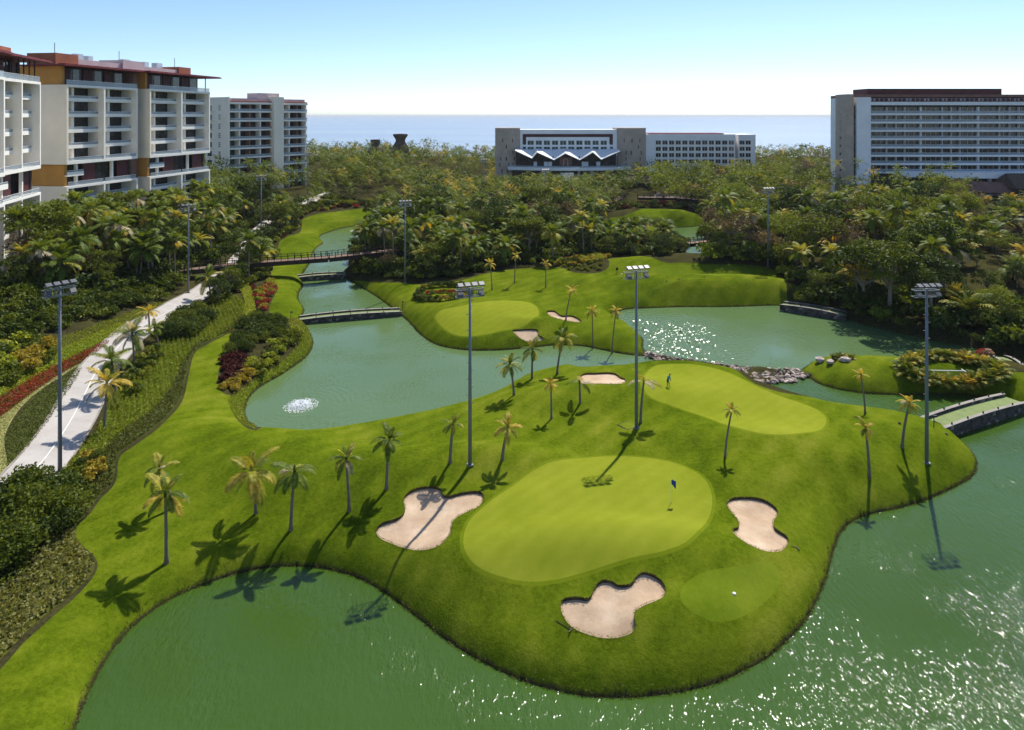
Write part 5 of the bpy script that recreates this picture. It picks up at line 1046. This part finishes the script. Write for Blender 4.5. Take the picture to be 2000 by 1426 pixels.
# ------------------------------------------------------------------ floodlight masts
def mast(base, top, label, rz, step=True, X=None):
    G = g1(*base); h = H-(top-HY)*G.y/F-G.z; t = thing('floodlight_mast', label, 'light mast', G, rz, 'floodlight masts over the course'); hd = obj('lamp_head', None, t, (0, 0, h), (0, 0, 0), 0.74); h0_ = h
    b_ = MB(); b_.tube([(0, 0, -0.3), (0, 0, h*0.5), (0, 0, h-0.2)], [0.21, 0.17, 0.11], 12); obj('pole', b_.mesh('pole', 'steel', True), t)
    b_ = MB(); b_.box((0, 0, 0.02), (0.6, 0.6, 0.12)); obj('base_plate', b_.mesh('base_plate', 'steel'), t)
    for k in range(14): b_ = bpart(t, 'climbing_peg', 'steel', *((0.1, 0.42) if k % 2 else (-0.42, -0.1)), -0.02, 0.02, h*0.3+k*h*0.045, h*0.3+k*h*0.045+0.05)
    h = 0.0
    fr = MB()
    for z in (h-1.55, h-0.55, h+0.05): fr.box((0, -0.12, z), (4.0, 0.10, 0.12))
    for k in range(6): fr.box((-1.9+k*0.76, -0.12, h-1.05), (0.07, 0.07, 1.0))
    for s_ in (-1.9, 1.9): fr.box((s_, 0.35, h-0.55), (0.08, 0.95, 0.08)); fr.box((s_, 0.35, h-1.55), (0.08, 0.95, 0.08))
    for z in (h-1.55, h-0.55): fr.box((0, 0.80, z), (3.9, 0.08, 0.08))
    for k in range(6): fr.box((-1.9+k*0.76, 0.80, h-1.05), (0.05, 0.05, 1.0))
    obj('cross_frame', fr.mesh('cross_frame', 'steel'), hd)
    for k in range(4):
        b_ = MB(); x, y, z = 0.40, 0.42, 0.09
        P = [(-x,-y,-z),(x,-y,-z),(x,y,-z),(-x,y,-z),(-x*0.9,-y*0.9,z),(x*0.9,-y*0.9,z),(x*0.9,y*0.9,z),(-x*0.9,y*0.9,z)]
        if 'L' not in LAMP: b_.add(P, [(0,3,2,1),(4,5,6,7),(0,1,5,4),(1,2,6,5),(2,3,7,6),(3,0,4,7)]); LAMP['L'] = b_.mesh('floodlight', 'lamp_grey'); c2 = MB(); c2.box((0, 0, -0.10), (0.7, 0.72, 0.03)); LAMP['G'] = c2.mesh('lens', 'lamp_dark')
        for (yy, zz, tl) in ((-0.55, h+0.30, 0.42), (-0.45, h-1.0, 0.75)):
            if zz < h and k in (1, 2): continue
            l_ = obj('floodlight', LAMP['L'], hd, (-1.5+k*1.0, yy, zz), (tl, 0, 0)); obj('lens', LAMP['G'], l_)
    return t
LAMP = {}
mast((117,921), 556, 'grey floodlight mast rising from the edge of the concrete path', 0.9)
mast((918,908), 558, 'grey floodlight mast between the heart shaped bunker and the lagoon', 0.35)
mast((1243,836), 525, 'grey floodlight mast on the central mound behind the flag green', 0.30)
mast((1810,904), 560, 'grey floodlight mast on the east lawn before the stone bridge', 0.12)
mast((368,572), 402, 'grey floodlight mast by the path clearing near the wooden bridge', 0.7)
mast((791,553), 394, 'grey floodlight mast at the corner of the central grove', 0.4)
mast((1500,521), 369, 'grey floodlight mast behind the tee ridge at the wood edge', 0.2)
mast((601,405), 300, 'grey floodlight mast beyond the head of the canal', 0.5)
mast((510,478), 345, 'slim floodlight mast among palms above the wooden bridge', 0.5)
mast((1065,418), 332, 'slim floodlight mast in the grove below the hotel terrace', 0.3)
mast((945,395), 312, 'slim floodlight mast in the palms below the round tan tower', 0.3)

# ------------------------------------------------------------------ bridges
STONES = []
for i in range(6):
    r = np.random.default_rng(90+i); b_ = MB(); x, y, z = 0.5, 0.5, 0.5
    P = [(sx*x*r.uniform(.8, 1), sy*y*r.uniform(.8, 1), sz*z*r.uniform(.82, 1)) for sx, sy, sz in ((-1,-1,-1),(1,-1,-1),(1,1,-1),(-1,1,-1),(-1,-1,1),(1,-1,1),(1,1,1),(-1,1,1))]
    b_.add(P, [(0,3,2,1),(4,5,6,7),(0,1,5,4),(1,2,6,5),(2,3,7,6),(3,0,4,7)]); STONES.append(b_.mesh('stone', ('stone_dark', 'stone_dark', 'stone_dark', 'stone')[i % 4]))
def stone_bridge(label, A_, B_, width, rise, wall, rows=2, sl=0.85, za=None, zb=None, zwater=-0.3):
    rows = 3; sl *= 0.72
    A_ = np.array(A_); B_ = np.array(B_); L = np.linalg.norm(B_-A_); ang = math.atan2(*(B_-A_)[::-1]); za = height([A_])[0] if za is None else za; zb = height([B_])[0] if zb is None else zb
    t = thing('stone_footbridge', label, 'bridge', (A_[0], A_[1], 0), ang); n = max(6, int(L/1.2))
    def zd(u): return za+(zb-za)*u+rise*(1-(2*u-1)**2)
    V = []; Fq = []
    for k in range(n+1):
        u = k/n; V += [(L*u, -width/2, zd(u)), (L*u, width/2, zd(u)), (L*u, -width/2, zd(u)-0.25), (L*u, width/2, zd(u)-0.25)]
    for k in range(n):
        o = 4*k; Fq += [(o, o+4, o+5, o+1), (o+2, o+3, o+7, o+6)]
    obj('deck', fast_mesh('deck', V, Fq, 'bridge_turf'), t)
    ns_ = max(6, int(L/sl)); r = np.random.default_rng(int(L*100))
    for s_ in (-1, 1):
        pr = obj('parapet', None, t, (0, s_*(width/2+0.2), 0))
        core = MB(); cp = MB()
        for k in range(n):
            u0, u1 = k/n, (k+1)/n; x0, x1 = L*u0, L*u1
            core.add([(x0, -.10, zwater), (x1, -.10, zwater), (x1, .10, zwater), (x0, .10, zwater), (x0, -.10, zd(u0)+wall-.06), (x1, -.10, zd(u1)+wall-.06), (x1, .10, zd(u1)+wall-.06), (x0, .10, zd(u0)+wall-.06)], [(0,1,5,4),(2,3,7,6),(4,5,6,7)])
            cp.add([(x0, -.24, zd(u0)+wall), (x1, -.24, zd(u1)+wall), (x1, .24, zd(u1)+wall), (x0, .24, zd(u0)+wall), (x0, -.24, zd(u0)+wall-.05), (x1, -.24, zd(u1)+wall-.05), (x1, .24, zd(u1)+wall-.05), (x0, .24, zd(u0)+wall-.05)], [(0,1,2,3),(0,4,5,1),(2,6,7,3)])
        obj('mortar_core', core.mesh('mortar_core', 'stone_dark'), pr); obj('coping', cp.mesh('coping', 'coping'), pr)
        for rw in range(rows):
            for k in range(ns_):
                u = (k+0.5+0.5*(rw % 2))/ns_
                if u > 1: continue
                hh = (zd(u)+wall-0.06-zwater)/rows; w_ = L/ns_*r.uniform(0.86, 0.97); obj('stone', STONES[int(r.integers(6))], pr, (L*u, 0, zwater+hh*(rw+0.5)), (0, r.uniform(-.05, .05), 0), (w_, r.uniform(0.36, 0.44), hh*0.94))
        m_ = max(3, int(L/3.2))
        for k in range(m_+1): bpart(pr, 'marker_light', 'black', L*k/m_*0.98, L*k/m_*0.98+0.14, -.07, .07, zd(min(1, k/m_*0.98))+wall, zd(min(1, k/m_*0.98))+wall+0.24)
    return t
def w2(px, py, z): x, y = at0(px, py, z); return float(x), float(y)
stone_bridge('green decked stone bridge joining the east lawn to the right bank', w2(1803,832,1.3), w2(1984,776,1.3), 2.6, 0.32, 0.40, 2, 0.8, 0.9, 0.9)
stone_bridge('low stone footbridge across the lagoon mouth with pale coping', w2(583,620,1.0), w2(783,604,1.0), 2.3, 0.30, 0.34, 2, 0.9, 0.6, 0.6)
stone_bridge('small stone footbridge over the canal under the wooden bridge', w2(577,540,0.9), w2(676,534,0.9), 2.3, 0.3, 0.32, 2, 1.0, 0.6, 0.6)
stone_bridge('stone footbridge leaving the tee ridge into the dark wood', w2(1527,592,1.2), w2(1652,612,1.2), 2.4, 0.32, 0.36, 2, 1.0, 0.9, 0.8)
stone_bridge('little arched bridge with pale turf behind the areca hedge', w2(1946,692,1.6), w2(1994,728,1.6), 2.0, 0.5, 0.35, 2, 0.9, 1.2, 1.4)
def post_lamp(px, py, label):
    G = g1(px, py); t = thing('bollard_light', label, 'lamp post', G); b_ = MB(); b_.tube([(0, 0, -.1), (0, 0, 1.35)], 0.05, 6); obj('post', b_.mesh('post', 'black'), t); bpart(t, 'lamp_head', 'black', -0.08, 0.36, -0.1, 0.1, 1.3, 1.5)
post_lamp(1824, 836, 'black path light at the near end of the east stone bridge'); post_lamp(568, 624, 'black path light at the left end of the lagoon footbridge'); post_lamp(786, 603, 'black path light at the right end of the lagoon footbridge')
def timber_bridge(label, pts, z, width=2.6, piers=(), sp=1.45, girder=0.9, rail=1.15, name='timber_bridge'):
    P = [np.array(p) for p in pts]; t = thing(name, label, 'bridge', (P[0][0], P[0][1], 0)); o = P[0]
    for i in range(len(P)-1):
        a, b2 = P[i]-o, P[i+1]-o; L = np.linalg.norm(b2-a); ang = math.atan2(*(b2-a)[::-1]); d = (b2-a)/L; nrm = np.array([-d[1], d[0]]); c_ = (a+b2)/2
        npl = int(L/0.5); r = random.Random(i)
        deck = MB()
        for k in range(npl): q = a+d*(k+0.5)*L/npl; deck.box((q[0], q[1], z), (L/npl*0.92, width, 0.10), 0, ang)
        dk = obj('deck_planks', deck.mesh('deck_planks', 'deck_wood'), t, kind='stuff')
        for s_ in (-1, 1):
            g = MB(); g.box((c_[0]+nrm[0]*s_*(width/2-0.15), c_[1]+nrm[1]*s_*(width/2-0.15), z-0.05-girder/2-0.01), (L, 0.3, girder), 0, ang); obj('girder', g.mesh('girder', 'dark_wood'), t)
            for zz in (rail, rail*0.5):
                g = MB(); g.box((c_[0]+nrm[0]*s_*(width/2-0.05), c_[1]+nrm[1]*s_*(width/2-0.05), z+zz), (L, 0.10, 0.10), 0, ang); obj('rail', g.mesh('rail', 'dark_wood'), t)
            m_ = int(L/sp)
            for k in range(m_+1):
                q = a+d*k*L/m_+nrm*s_*(width/2-0.05)
                if 'P' not in LAMP: g = MB(); g.box((0, 0, 0.66), (0.15, 0.15, 1.32)); LAMP['P'] = g.mesh('post', 'dark_wood')
                obj('post', LAMP['P'], t, (q[0], q[1], z-0.02), (0, 0, ang))
    for (x, y) in piers:
        zg = height([(x, y)])[0]
        for s_ in (-0.75, 0.75):
            g = MB(); g.box((x-o[0]+s_, y-o[1]+s_*0.4, (zg-0.6+z-girder)/2), (0.75, 0.75, z-girder-zg+0.6), 0, 0.2); obj('pier', g.mesh('pier', 'dark_wood'), t)
    return t
timber_bridge('long dark timber bridge crossing high above the canal', [w2(330,530,5.75), w2(495,512,5.75), w2(640,501,5.9), w2(775,487,5.75)], 5.75, 2.8, [w2(523,541,0.8), w2(742,515,1.0)])
timber_bridge('timber bridge over the back pond with a reddish deck', [w2(1318,478,3.6), w2(1400,468,3.8), w2(1475,461,3.8)], 3.7, 2.6, [w2(1330,492,0.6)])
timber_bridge('long raised timber walkway below the bright trees', [w2(1245,385,6.5), w2(1320,386,6.5), w2(1380,391,6.5), w2(1440,396,6.5)], 6.5, 2.8, [w2(1290,412,2.0), w2(1350,418,2.0), w2(1400,424,2.0)], 2.4)
timber_bridge('short curving walkway ramp left of the tiled hut', [w2(1180,398,5.0), w2(1205,390,5.2), w2(1220,380,5.4), w2(1215,368,5.6)], 5.2, 2.8, [], 2.4)

# ------------------------------------------------------------------ rock weir, boulders, fountain
def rock_mesh(seed, mat):
    r = np.random.default_rng(seed); import bmesh as bm_; b_ = bm_.new(); bm_.ops.create_icosphere(b_, subdivisions=1, radius=0.5)
    for v in b_.verts: v.co *= float(r.uniform(0.72, 1.15)); v.co.z *= 0.72
    me = bpy.data.meshes.new('stone'); b_.to_mesh(me); b_.free(); me.materials.append(MATS[mat]); return me
ROCKS = [rock_mesh(i, ('stone', 'stone_pale', 'stone_dark', 'stone')[i % 4]) for i in range(8)]
rk = thing('rock_weir', 'weir of loose brown and pale stones between the upper lake and the channel', 'weir', (*w2(1500,735,0), 0)); rr = np.random.default_rng(77)
for (pp, sp, smin, smax) in (([(1425,716),(1480,719),(1560,722),(1584,734),(1560,744),(1510,750),(1478,752),(1450,736)], 0.72, 0.55, 1.25), ([(1258,688),(1300,696),(1350,704),(1430,716),(1452,738),(1420,724),(1370,713),(1320,706),(1280,704),(1256,698)], 0.75, 0.45, 1.05)):
    poly = np.array([w2(x, y, 0.1) for x, y in pp])
    for (x, y) in scatter(poly, sp, rr):
        s_ = rr.uniform(smin, smax); obj('stone', ROCKS[int(rr.integers(8))], rk, (x-rk.location.x, y-rk.location.y, rr.uniform(0.05, 0.3)), (rr.uniform(-.5, .5), rr.uniform(-.5, .5), rr.uniform(0, 6)), (s_*rr.uniform(0.8, 1.4), s_, s_*0.85))
print('WEIR', len(rk.children))
wpoly = np.array([w2(x, y, 0.0) for x, y in [(1426,717),(1560,723),(1582,734),(1556,743),(1500,749),(1476,751),(1448,735),(1400,720),(1330,707),(1275,702),(1262,692),(1320,700),(1370,708)]])
for (px, py, s_, lb) in ((1602,706,1.5,'brown boulder lying at the water edge left of the areca clump'), (1622,710,1.3,'round boulder in front of the small areca clump'), (1652,705,1.7,'long flat boulder right of the small areca clump')):
    G = g1(px, py); b_ = rock_mesh(px, 'stone_pale'); obj('boulder', b_, None, (G.x, G.y, G.z+0.25), (0, 0, px), (s_*1.3, s_, s_), label=lb, category='boulder')
def fountain(px, py, dia, label, seed):
    x, y = w2(px, py, 0); t = thing('fountain', label, 'fountain', (x, y, 0)); r = np.random.default_rng(seed)
    b_ = MB(); b_.tube([(0, 0, -.2), (0, 0, .18)], [0.35, 0.22], 10); obj('nozzle', b_.mesh('nozzle', 'lamp_dark'), t)
    n = 1500; a = r.uniform(0, 2*PI, n); u = r.random(n); R = dia/2*r.uniform(0.55, 1.0, n); q = R*u; z = 4*(0.38*R/(dia/2))*u*(1-u)+0.02
    V, Fc = leaf_cloud(np.c_[q*np.cos(a), q*np.sin(a), z], 0.17, r, 0, 0.8); obj('spray', fast_mesh('spray', V, Fc, 'foam'), t, kind='stuff')
    n = 700; a = r.uniform(0, 2*PI, n); q = dia/2*(0.45+0.85*r.random(n)**1.8); V, Fc = leaf_cloud(np.c_[q*np.cos(a), q*np.sin(a), np.full(n, 0.02)], 0.26, r, 0.97, 0.8); obj('foam', fast_mesh('foam', V, Fc, 'foam'), t, kind='stuff')
    return x, y
FX, FY = fountain(587, 792, 3.7, 'white spray fountain in the lagoon', 1)
fountain(700, 451, 4.5, 'small white fountain at the head of the canal', 2)

# ------------------------------------------------------------------ golf things and small furniture
G = g1(1311, 982); t = thing('flagstick', 'white flagstick with a dark blue flag on the front green', 'flag', G)
b_ = MB(); b_.tube([(0, 0, -.1), (0, 0, 2.2)], 0.022, 6); obj('stick', b_.mesh('stick', 'white_paint'), t)
b_ = MB(); V = [(0.02+0.42*k/5, 0.05*math.sin(k*1.3), 2.18-0.03*k) for k in range(6)]+[(0.02+0.42*k/5, 0.05*math.sin(k*1.3)+0.02, 1.78-0.10*k) for k in range(6)]
b_.add(V, [(k, k+1, 7+k, 6+k) for k in range(5)]); f_ = obj('flag', b_.mesh('flag', 'flag_blue'), t); so = f_.modifiers.new('thickness', 'SOLIDIFY'); so.thickness = 0.012
b_ = MB(); b_.tube([(0, 0, -.02), (0, 0, 0.012)], 0.06, 10); obj('cup', b_.mesh('cup', 'black'), t)
G = g1(919, 607); t = thing('flagstick', 'thin flagstick with a small orange flag on the far left green', 'flag', G); b_ = MB(); b_.tube([(0, 0, -.1), (0, 0, 2.2)], 0.025, 6); obj('stick', b_.mesh('stick', 'dark_wood'), t)
b_ = MB(); b_.box((0.2, 0, 2.0), (0.4, 0.02, 0.32)); obj('flag', b_.mesh('flag', 'orange_wall'), t)
def rake(px, py, ang, L, label):
    G = g1(px, py); dx_, dy_ = math.cos(ang), math.sin(ang); z1 = height([(G.x+dx_*L, G.y+dy_*L)])[0]-G.z
    t = thing('bunker_rake', label, 'rake', (G.x, G.y, G.z+0.02), ang); b_ = MB(); b_.tube([(0, 0, 0.02), (L, 0, z1+0.03)], 0.022, 6); obj('handle', b_.mesh('handle', 'wood_rake'), t); bpart(t, 'rake_head', 'wood_rake', L-0.04, L+0.05, -0.3, 0.3, z1-0.02, z1+0.05)
rake(1086, 1213, -0.62, 1.3, 'dark rake lying at the left edge of the front bunker'); rake(1545, 1068, 0.1, 0.6, 'dark rake lying beside the right bunker')
G = g1(1434, 1160); b_ = MB(); b_.tube([(0, 0, -.05), (0, 0, 0.06), (0, 0, 0.09)], [0.14, 0.14, 0.10], 14); t = thing('marker_disc', 'white round marker disc on the tee below the right bunker', 'marker', G); obj('disc', b_.mesh('disc', 'white_paint'), t); b_ = MB(); b_.tube([(0, 0, 0.08), (0, 0, 0.10)], 0.05, 8); obj('button', b_.mesh('button', 'steel_light'), t)
G = g1(1226, 831); t = thing('ground_hatch', 'flat square hatch in the grass beside the second tall mast', 'hatch', (G.x, G.y, G.z), 0.6); bpart(t, 'frame', 'dark_wood', -0.85, 0.85, -0.85, 0.85, -0.4, 0.015); bpart(t, 'lid', 'tee', -0.76, 0.76, -0.76, 0.76, 0.0, 0.03)
def tee_post(px, py, label, box=True):
    G = g1(px, py); t = thing('tee_sign', label, 'sign', G, 0.1); b_ = MB(); b_.tube([(0, 0, -.1), (0, 0, 1.1)], 0.06, 6); obj('post', b_.mesh('post', 'black'), t); bpart(t, 'panel', 'black', -0.28, 0.28, -0.06, 0.06, 0.75 if box else 0.95, 1.35)
tee_post(1205, 534, 'black tee sign on a post at the left foot of the tee ridge'); tee_post(1355, 515, 'black tee sign on the ridge before the back pond, left of two'); tee_post(1366, 514, 'black tee sign on the ridge before the back pond, right of two')
for (px, py, lb) in ((1302,565,'left small marker stone on the lower tee'), (1326,566,'right small marker stone on the lower tee'), (1375,572,'dark marker stone at the edge of the lower tee'), (1355,525,'left marker stone on the upper tee'), (1377,526,'right marker stone on the upper tee'), (1214,536,'white marker stone beside the tee sign'), (1757,828,'dark marker stone by the path light on the east lawn'), (1849,849,'dark marker stone on the shore below the stone bridge')):
    G = g1(px, py); obj('tee_marker', rock_mesh(px+3, 'white_paint' if 'white' in lb else 'stone_dark'), None, (G.x, G.y, G.z+0.08), (0, 0, px), 0.42, label=lb, category='marker')
# rail inside the areca yard
G = g1(1850, 730); t = thing('utility_rail', 'white rail inside the areca hedge yard', 'rail', G, -0.05); bpart(t, 'long_rail', 'white_paint', -2.4, 2.4, -0.05, 0.05, 0.40, 0.50); bpart(t, 'side_rail', 'white_paint', 2.42, 2.52, -1.0, 1.0, 0.38, 0.48)
for x in (-2.3, 0, 2.3): bpart(t, 'post', 'white_paint', x-0.05, x+0.05, -0.05, 0.05, -0.1, 0.398)
# the golfer: one skinned body bent over the putt
def person(px, py, label, face):
    G = g1(px, py); t = thing('person', label, 'person', G, face); me = bpy.data.meshes.new('body')
    J = {'pel': (0, -0.10, 0.92), 'sp': (0, -0.02, 1.10), 'ch': (0, 0.14, 1.30), 'nk': (0, 0.25, 1.44), 'hd': (0, 0.36, 1.54), 'ht': (0, 0.42, 1.62)}
    R = {'pel': .15, 'sp': .135, 'ch': .16, 'nk': .06, 'hd': .095, 'ht': .08}
    E_ = [('pel', 'sp'), ('sp', 'ch'), ('ch', 'nk'), ('nk', 'hd'), ('hd', 'ht')]
    for s_, n in ((-1, 'l'), (1, 'r')):
        J.update({n+'hip': (s_*.10, -.08, .88), n+'kn': (s_*.14, .03, .48), n+'an': (s_*.15, -.03, .09), n+'toe': (s_*.17, .15, .04), n+'sh': (s_*.19, .17, 1.32), n+'el': (s_*.17, .34, 1.06), n+'wr': (s_*.045, .46, .86), n+'hn': (s_*.02, .48, .79)})
        R.update({n+'hip': .10, n+'kn': .065, n+'an': .045, n+'toe': .04, n+'sh': .07, n+'el': .045, n+'wr': .032, n+'hn': .035})
        E_ += [('pel', n+'hip'), (n+'hip', n+'kn'), (n+'kn', n+'an'), (n+'an', n+'toe'), ('ch', n+'sh'), (n+'sh', n+'el'), (n+'el', n+'wr'), (n+'wr', n+'hn')]
        for q in range(5):
            J[n+'f%d' % q] = (s_*(.035+.004*q), .50-.012*q if q else .44, .77-.014*q+(0.03 if q == 0 else 0)); R[n+'f%d' % q] = .010
            J[n+'g%d' % q] = (s_*(.005), .525-.012*q if q else .455, .755-.016*q+(0.01 if q == 0 else 0)); R[n+'g%d' % q] = .009; E_ += [(n+'hn', n+'f%d' % q), (n+'f%d' % q, n+'g%d' % q)]
    ks = list(J); me.from_pydata([J[k] for k in ks], [(ks.index(a), ks.index(b2)) for a, b2 in E_], []); o = obj('body', me, t)
    sk = o.modifiers.new('skin', 'SKIN'); su = o.modifiers.new('sub', 'SUBSURF'); su.levels = su.render_levels = 1
    lay = me.skin_vertices[0] if me.skin_vertices else None
    if lay is None:
        import bmesh as bm_; b_ = bm_.new(); b_.from_mesh(me); b_.verts.layers.skin.verify(); b_.to_mesh(me); b_.free(); lay = me.skin_vertices[0]
    for i, k in enumerate(ks): lay.data[i].radius = (R[k], R[k]*0.85); lay.data[i].use_root = (k == 'pel')
    m_, nt_, bb = new_mat('person_clothes'); tc = nt_.nodes.new('ShaderNodeTexCoord').outputs['Object']; sep = nt_.nodes.new('ShaderNodeSeparateXYZ'); nt_.links.new(tc, sep.inputs[0])
    def gt(v, axis): q = nt_.nodes.new('ShaderNodeMath'); q.operation = 'GREATER_THAN'; nt_.links.new(sep.outputs[axis], q.inputs[0]); q.inputs[1].default_value = v; return q.outputs[0]
    c_ = mixc(nt_, gt(0.96, 2), (0.018, 0.02, 0.026), (0.01, 0.20, 0.24)); c_ = mixc(nt_, gt(1.42, 2), c_, (0.30, 0.16, 0.10)); c_ = mixc(nt_, gt(0.40, 1), c_, (0.30, 0.16, 0.10))
    nt_.links.new(c_, bb.inputs['Base Color']); bb.inputs['Roughness'].default_value = 0.8; me.materials.append(m_)
    hb = MB()
    for k in range(5): pass
    import bmesh as bm_; b_ = bm_.new(); bm_.ops.create_uvsphere(b_, u_segments=12, v_segments=8, radius=0.115)
    for v in b_.verts: v.co.z = max(v.co.z, -0.01)
    hm = bpy.data.meshes.new('cap'); b_.to_mesh(hm); b_.free(); hm.materials.append(MATS['black']); obj('cap', hm, t, (0, 0.37, 1.58), (-0.5, 0, 0)); bpart(t, 'cap_brim', 'black', -0.07, 0.07, 0.46, 0.60, 1.555, 1.57)
    return G
G = person(1305, 756, 'golfer in a teal shirt and dark trousers bent over a putt on the upper green', -0.9)
t = thing('putter', 'putter held by the golfer in teal', 'golf club', G, -0.9); b_ = MB(); b_.tube([(0, 0.475, 0.84), (0, 0.62, 0.03)], 0.012, 6); obj('shaft', b_.mesh('shaft', 'steel_light'), t); bpart(t, 'club_head', 'steel', -0.06, 0.06, 0.58, 0.66, 0.0, 0.04)
# parked van under the walkway, on its forecourt
p = w2(1300, 396, 2.6); pad = thing('forecourt', 'pale paved forecourt under the raised walkway', 'paving', (p[0], p[1], 0)); z0 = height([p])[0]; bpart(pad, 'slab', 'concrete', -6, 7, -4, 5, z0-1.5, z0+0.12); bpart(pad, 'kerb', 'coping', -6, 7, -4.3, -4.01, z0-1.5, z0+0.25)
t = thing('parked_van', 'white van parked on the forecourt under the raised walkway', 'van', (p[0]-1.5, p[1], z0+0.12), 0.1)
b_ = MB(); prof = [(-2.3, 0.35), (-2.3, 1.0), (-1.7, 1.15), (-1.1, 1.85), (2.1, 1.9), (2.35, 1.2), (2.35, 0.35)]
b_.add([(x, -0.9, z) for x, z in prof]+[(x, 0.9, z) for x, z in prof], [tuple(range(7)), tuple(range(13, 6, -1))]+[(i, 7+i, 7+(i+1) % 7, (i+1) % 7) for i in range(7)]); obj('body', b_.mesh('body', 'car_white'), t)
for (x0, x1) in ((-0.95, 0.0), (0.1, 1.0), (1.1, 2.0)): bpart(t, 'window', 'glass_dark', x0, x1, -0.915, -0.89, 1.2, 1.7)
for x in (-1.5, 1.5):
    for y in (-0.85, 0.85):
        w_ = obj('wheel', None, t, (x, y, 0.34)); b_ = MB(); b_.tube([(0, -.1, 0), (0, .1, 0)], 0.34, 14); obj('tyre', b_.mesh('tyre', 'black'), w_); b_ = MB(); b_.tube([(0, -.115, 0), (0, .115, 0)], 0.19, 10); obj('rim', b_.mesh('rim', 'steel_light'), w_)

# ripples round the fountain, choppier water above the weir
def mth(nt, op, a, b2=None):
    n = nt.nodes.new('ShaderNodeMath'); n.operation = op
    for i, v in enumerate((a, b2)):
        if v is None: continue
        if hasattr(v, 'links'): nt.links.new(v, n.inputs[i])
        else: n.inputs[i].default_value = v
    return n.outputs[0]
def dist_to(nt, x, y):
    v = nt.nodes.new('ShaderNodeVectorMath'); v.operation = 'DISTANCE'; nt.links.new(nt.nodes.new('ShaderNodeNewGeometry').outputs['Position'], v.inputs[0]); v.inputs[1].default_value = (x, y, 0); return v.outputs['Value']
def fall(nt, d, r0, r1):
    m_ = nt.nodes.new('ShaderNodeMapRange'); m_.interpolation_type = 'SMOOTHSTEP'; nt.links.new(d, m_.inputs[0]); m_.inputs[1].default_value = r0; m_.inputs[2].default_value = r1; m_.inputs[3].default_value = 1; m_.inputs[4].default_value = 0; return m_.outputs[0]
nt, b, bp, mr = WATER['lagoon_water']; dF = dist_to(nt, FX, FY); hsrc = bp.inputs['Height'].links[0].from_socket
wob = mth(nt, 'ADD', mth(nt, 'MULTIPLY', dF, 7.0), mth(nt, 'MULTIPLY', noise(nt, 0.8, 2), 5.0))
nt.links.new(mth(nt, 'ADD', hsrc, mth(nt, 'MULTIPLY', mth(nt, 'MULTIPLY', mth(nt, 'SINE', wob), fall(nt, dF, 2, 16)), 0.10)), bp.inputs['Height'])
nt, b, bp, mr = WATER['upper_water']; wx, wy = w2(1312, 664, 0); chop = fall(nt, dist_to(nt, wx, wy), 5, 17)
nt.links.new(mr.outputs[0], bp.inputs['Strength'])
# the water above the weir is ruffled by short real waves that catch the sun
sp_ = 0.17; gx_, gy_ = np.meshgrid(np.arange(wx-17, wx+19, sp_), np.arange(wy-19, wy+21, sp_)); P = np.c_[gx_.ravel(), gy_.ravel()]; dd, ii = seg_dist(P, WPOLY[1]); ri = np.random.default_rng(3)
zz = np.zeros(len(P))
for k in range(26):
    th = ri.normal(1.25, 0.75); lam = ri.uniform(0.55, 1.5); zz += 0.0085*lam*np.sin((P[:, 0]*math.cos(th)+P[:, 1]*math.sin(th))*2*PI/lam+ri.uniform(0, 6))
rad = np.hypot((P[:, 0]-wx+1)/1.0, (P[:, 1]-wy)/1.25); blot = np.sin(P[:, 0]*0.55+1.3*np.sin(P[:, 1]*0.31))*np.sin(P[:, 1]*0.42+np.sin(P[:, 0]*0.37)); env = sstep(15.5, 5.5, rad+2.2*blot)*sstep(0.0, 1.2, dd)*ii
keep = ii & (dd > 0.1) & (rad < 17); idx = np.full(len(P), -1); idx[keep] = np.arange(keep.sum()); W_ = gx_.shape[1]; q = np.arange(len(P)).reshape(gx_.shape)
Q = np.stack([q[:-1, :-1], q[:-1, 1:], q[1:, 1:], q[1:, :-1]], -1).reshape(-1, 4); Q = Q[keep[Q].all(1)]
me = fast_mesh('ruffled_water', np.c_[P[keep], 0.02+(zz*env)[keep]*2.0+0.06*env[keep]], idx[Q], 'ruffled_water', True)
obj('ruffled_water', me, bpy.data.objects['upper_lake'])

# ------------------------------------------------------------------ sea air
hz = MB(); hz.box((0, 29500, 32), (70000, 61000, 74)); m, nt, b = new_mat('haze'); nt.nodes.remove(b)
v = nt.nodes.new('ShaderNodeVolumePrincipled'); v.inputs['Color'].default_value = (0.93, 0.95, 0.97, 1); v.inputs['Density'].default_value = 0.00005; v.inputs['Anisotropy'].default_value = 0.1
nt.links.new(v.outputs[0], nt.nodes['Material Output'].inputs['Volume'])
obj('haze', hz.mesh('haze', 'haze'), kind='stuff', label='thin pale sea air over the whole place', category='haze')
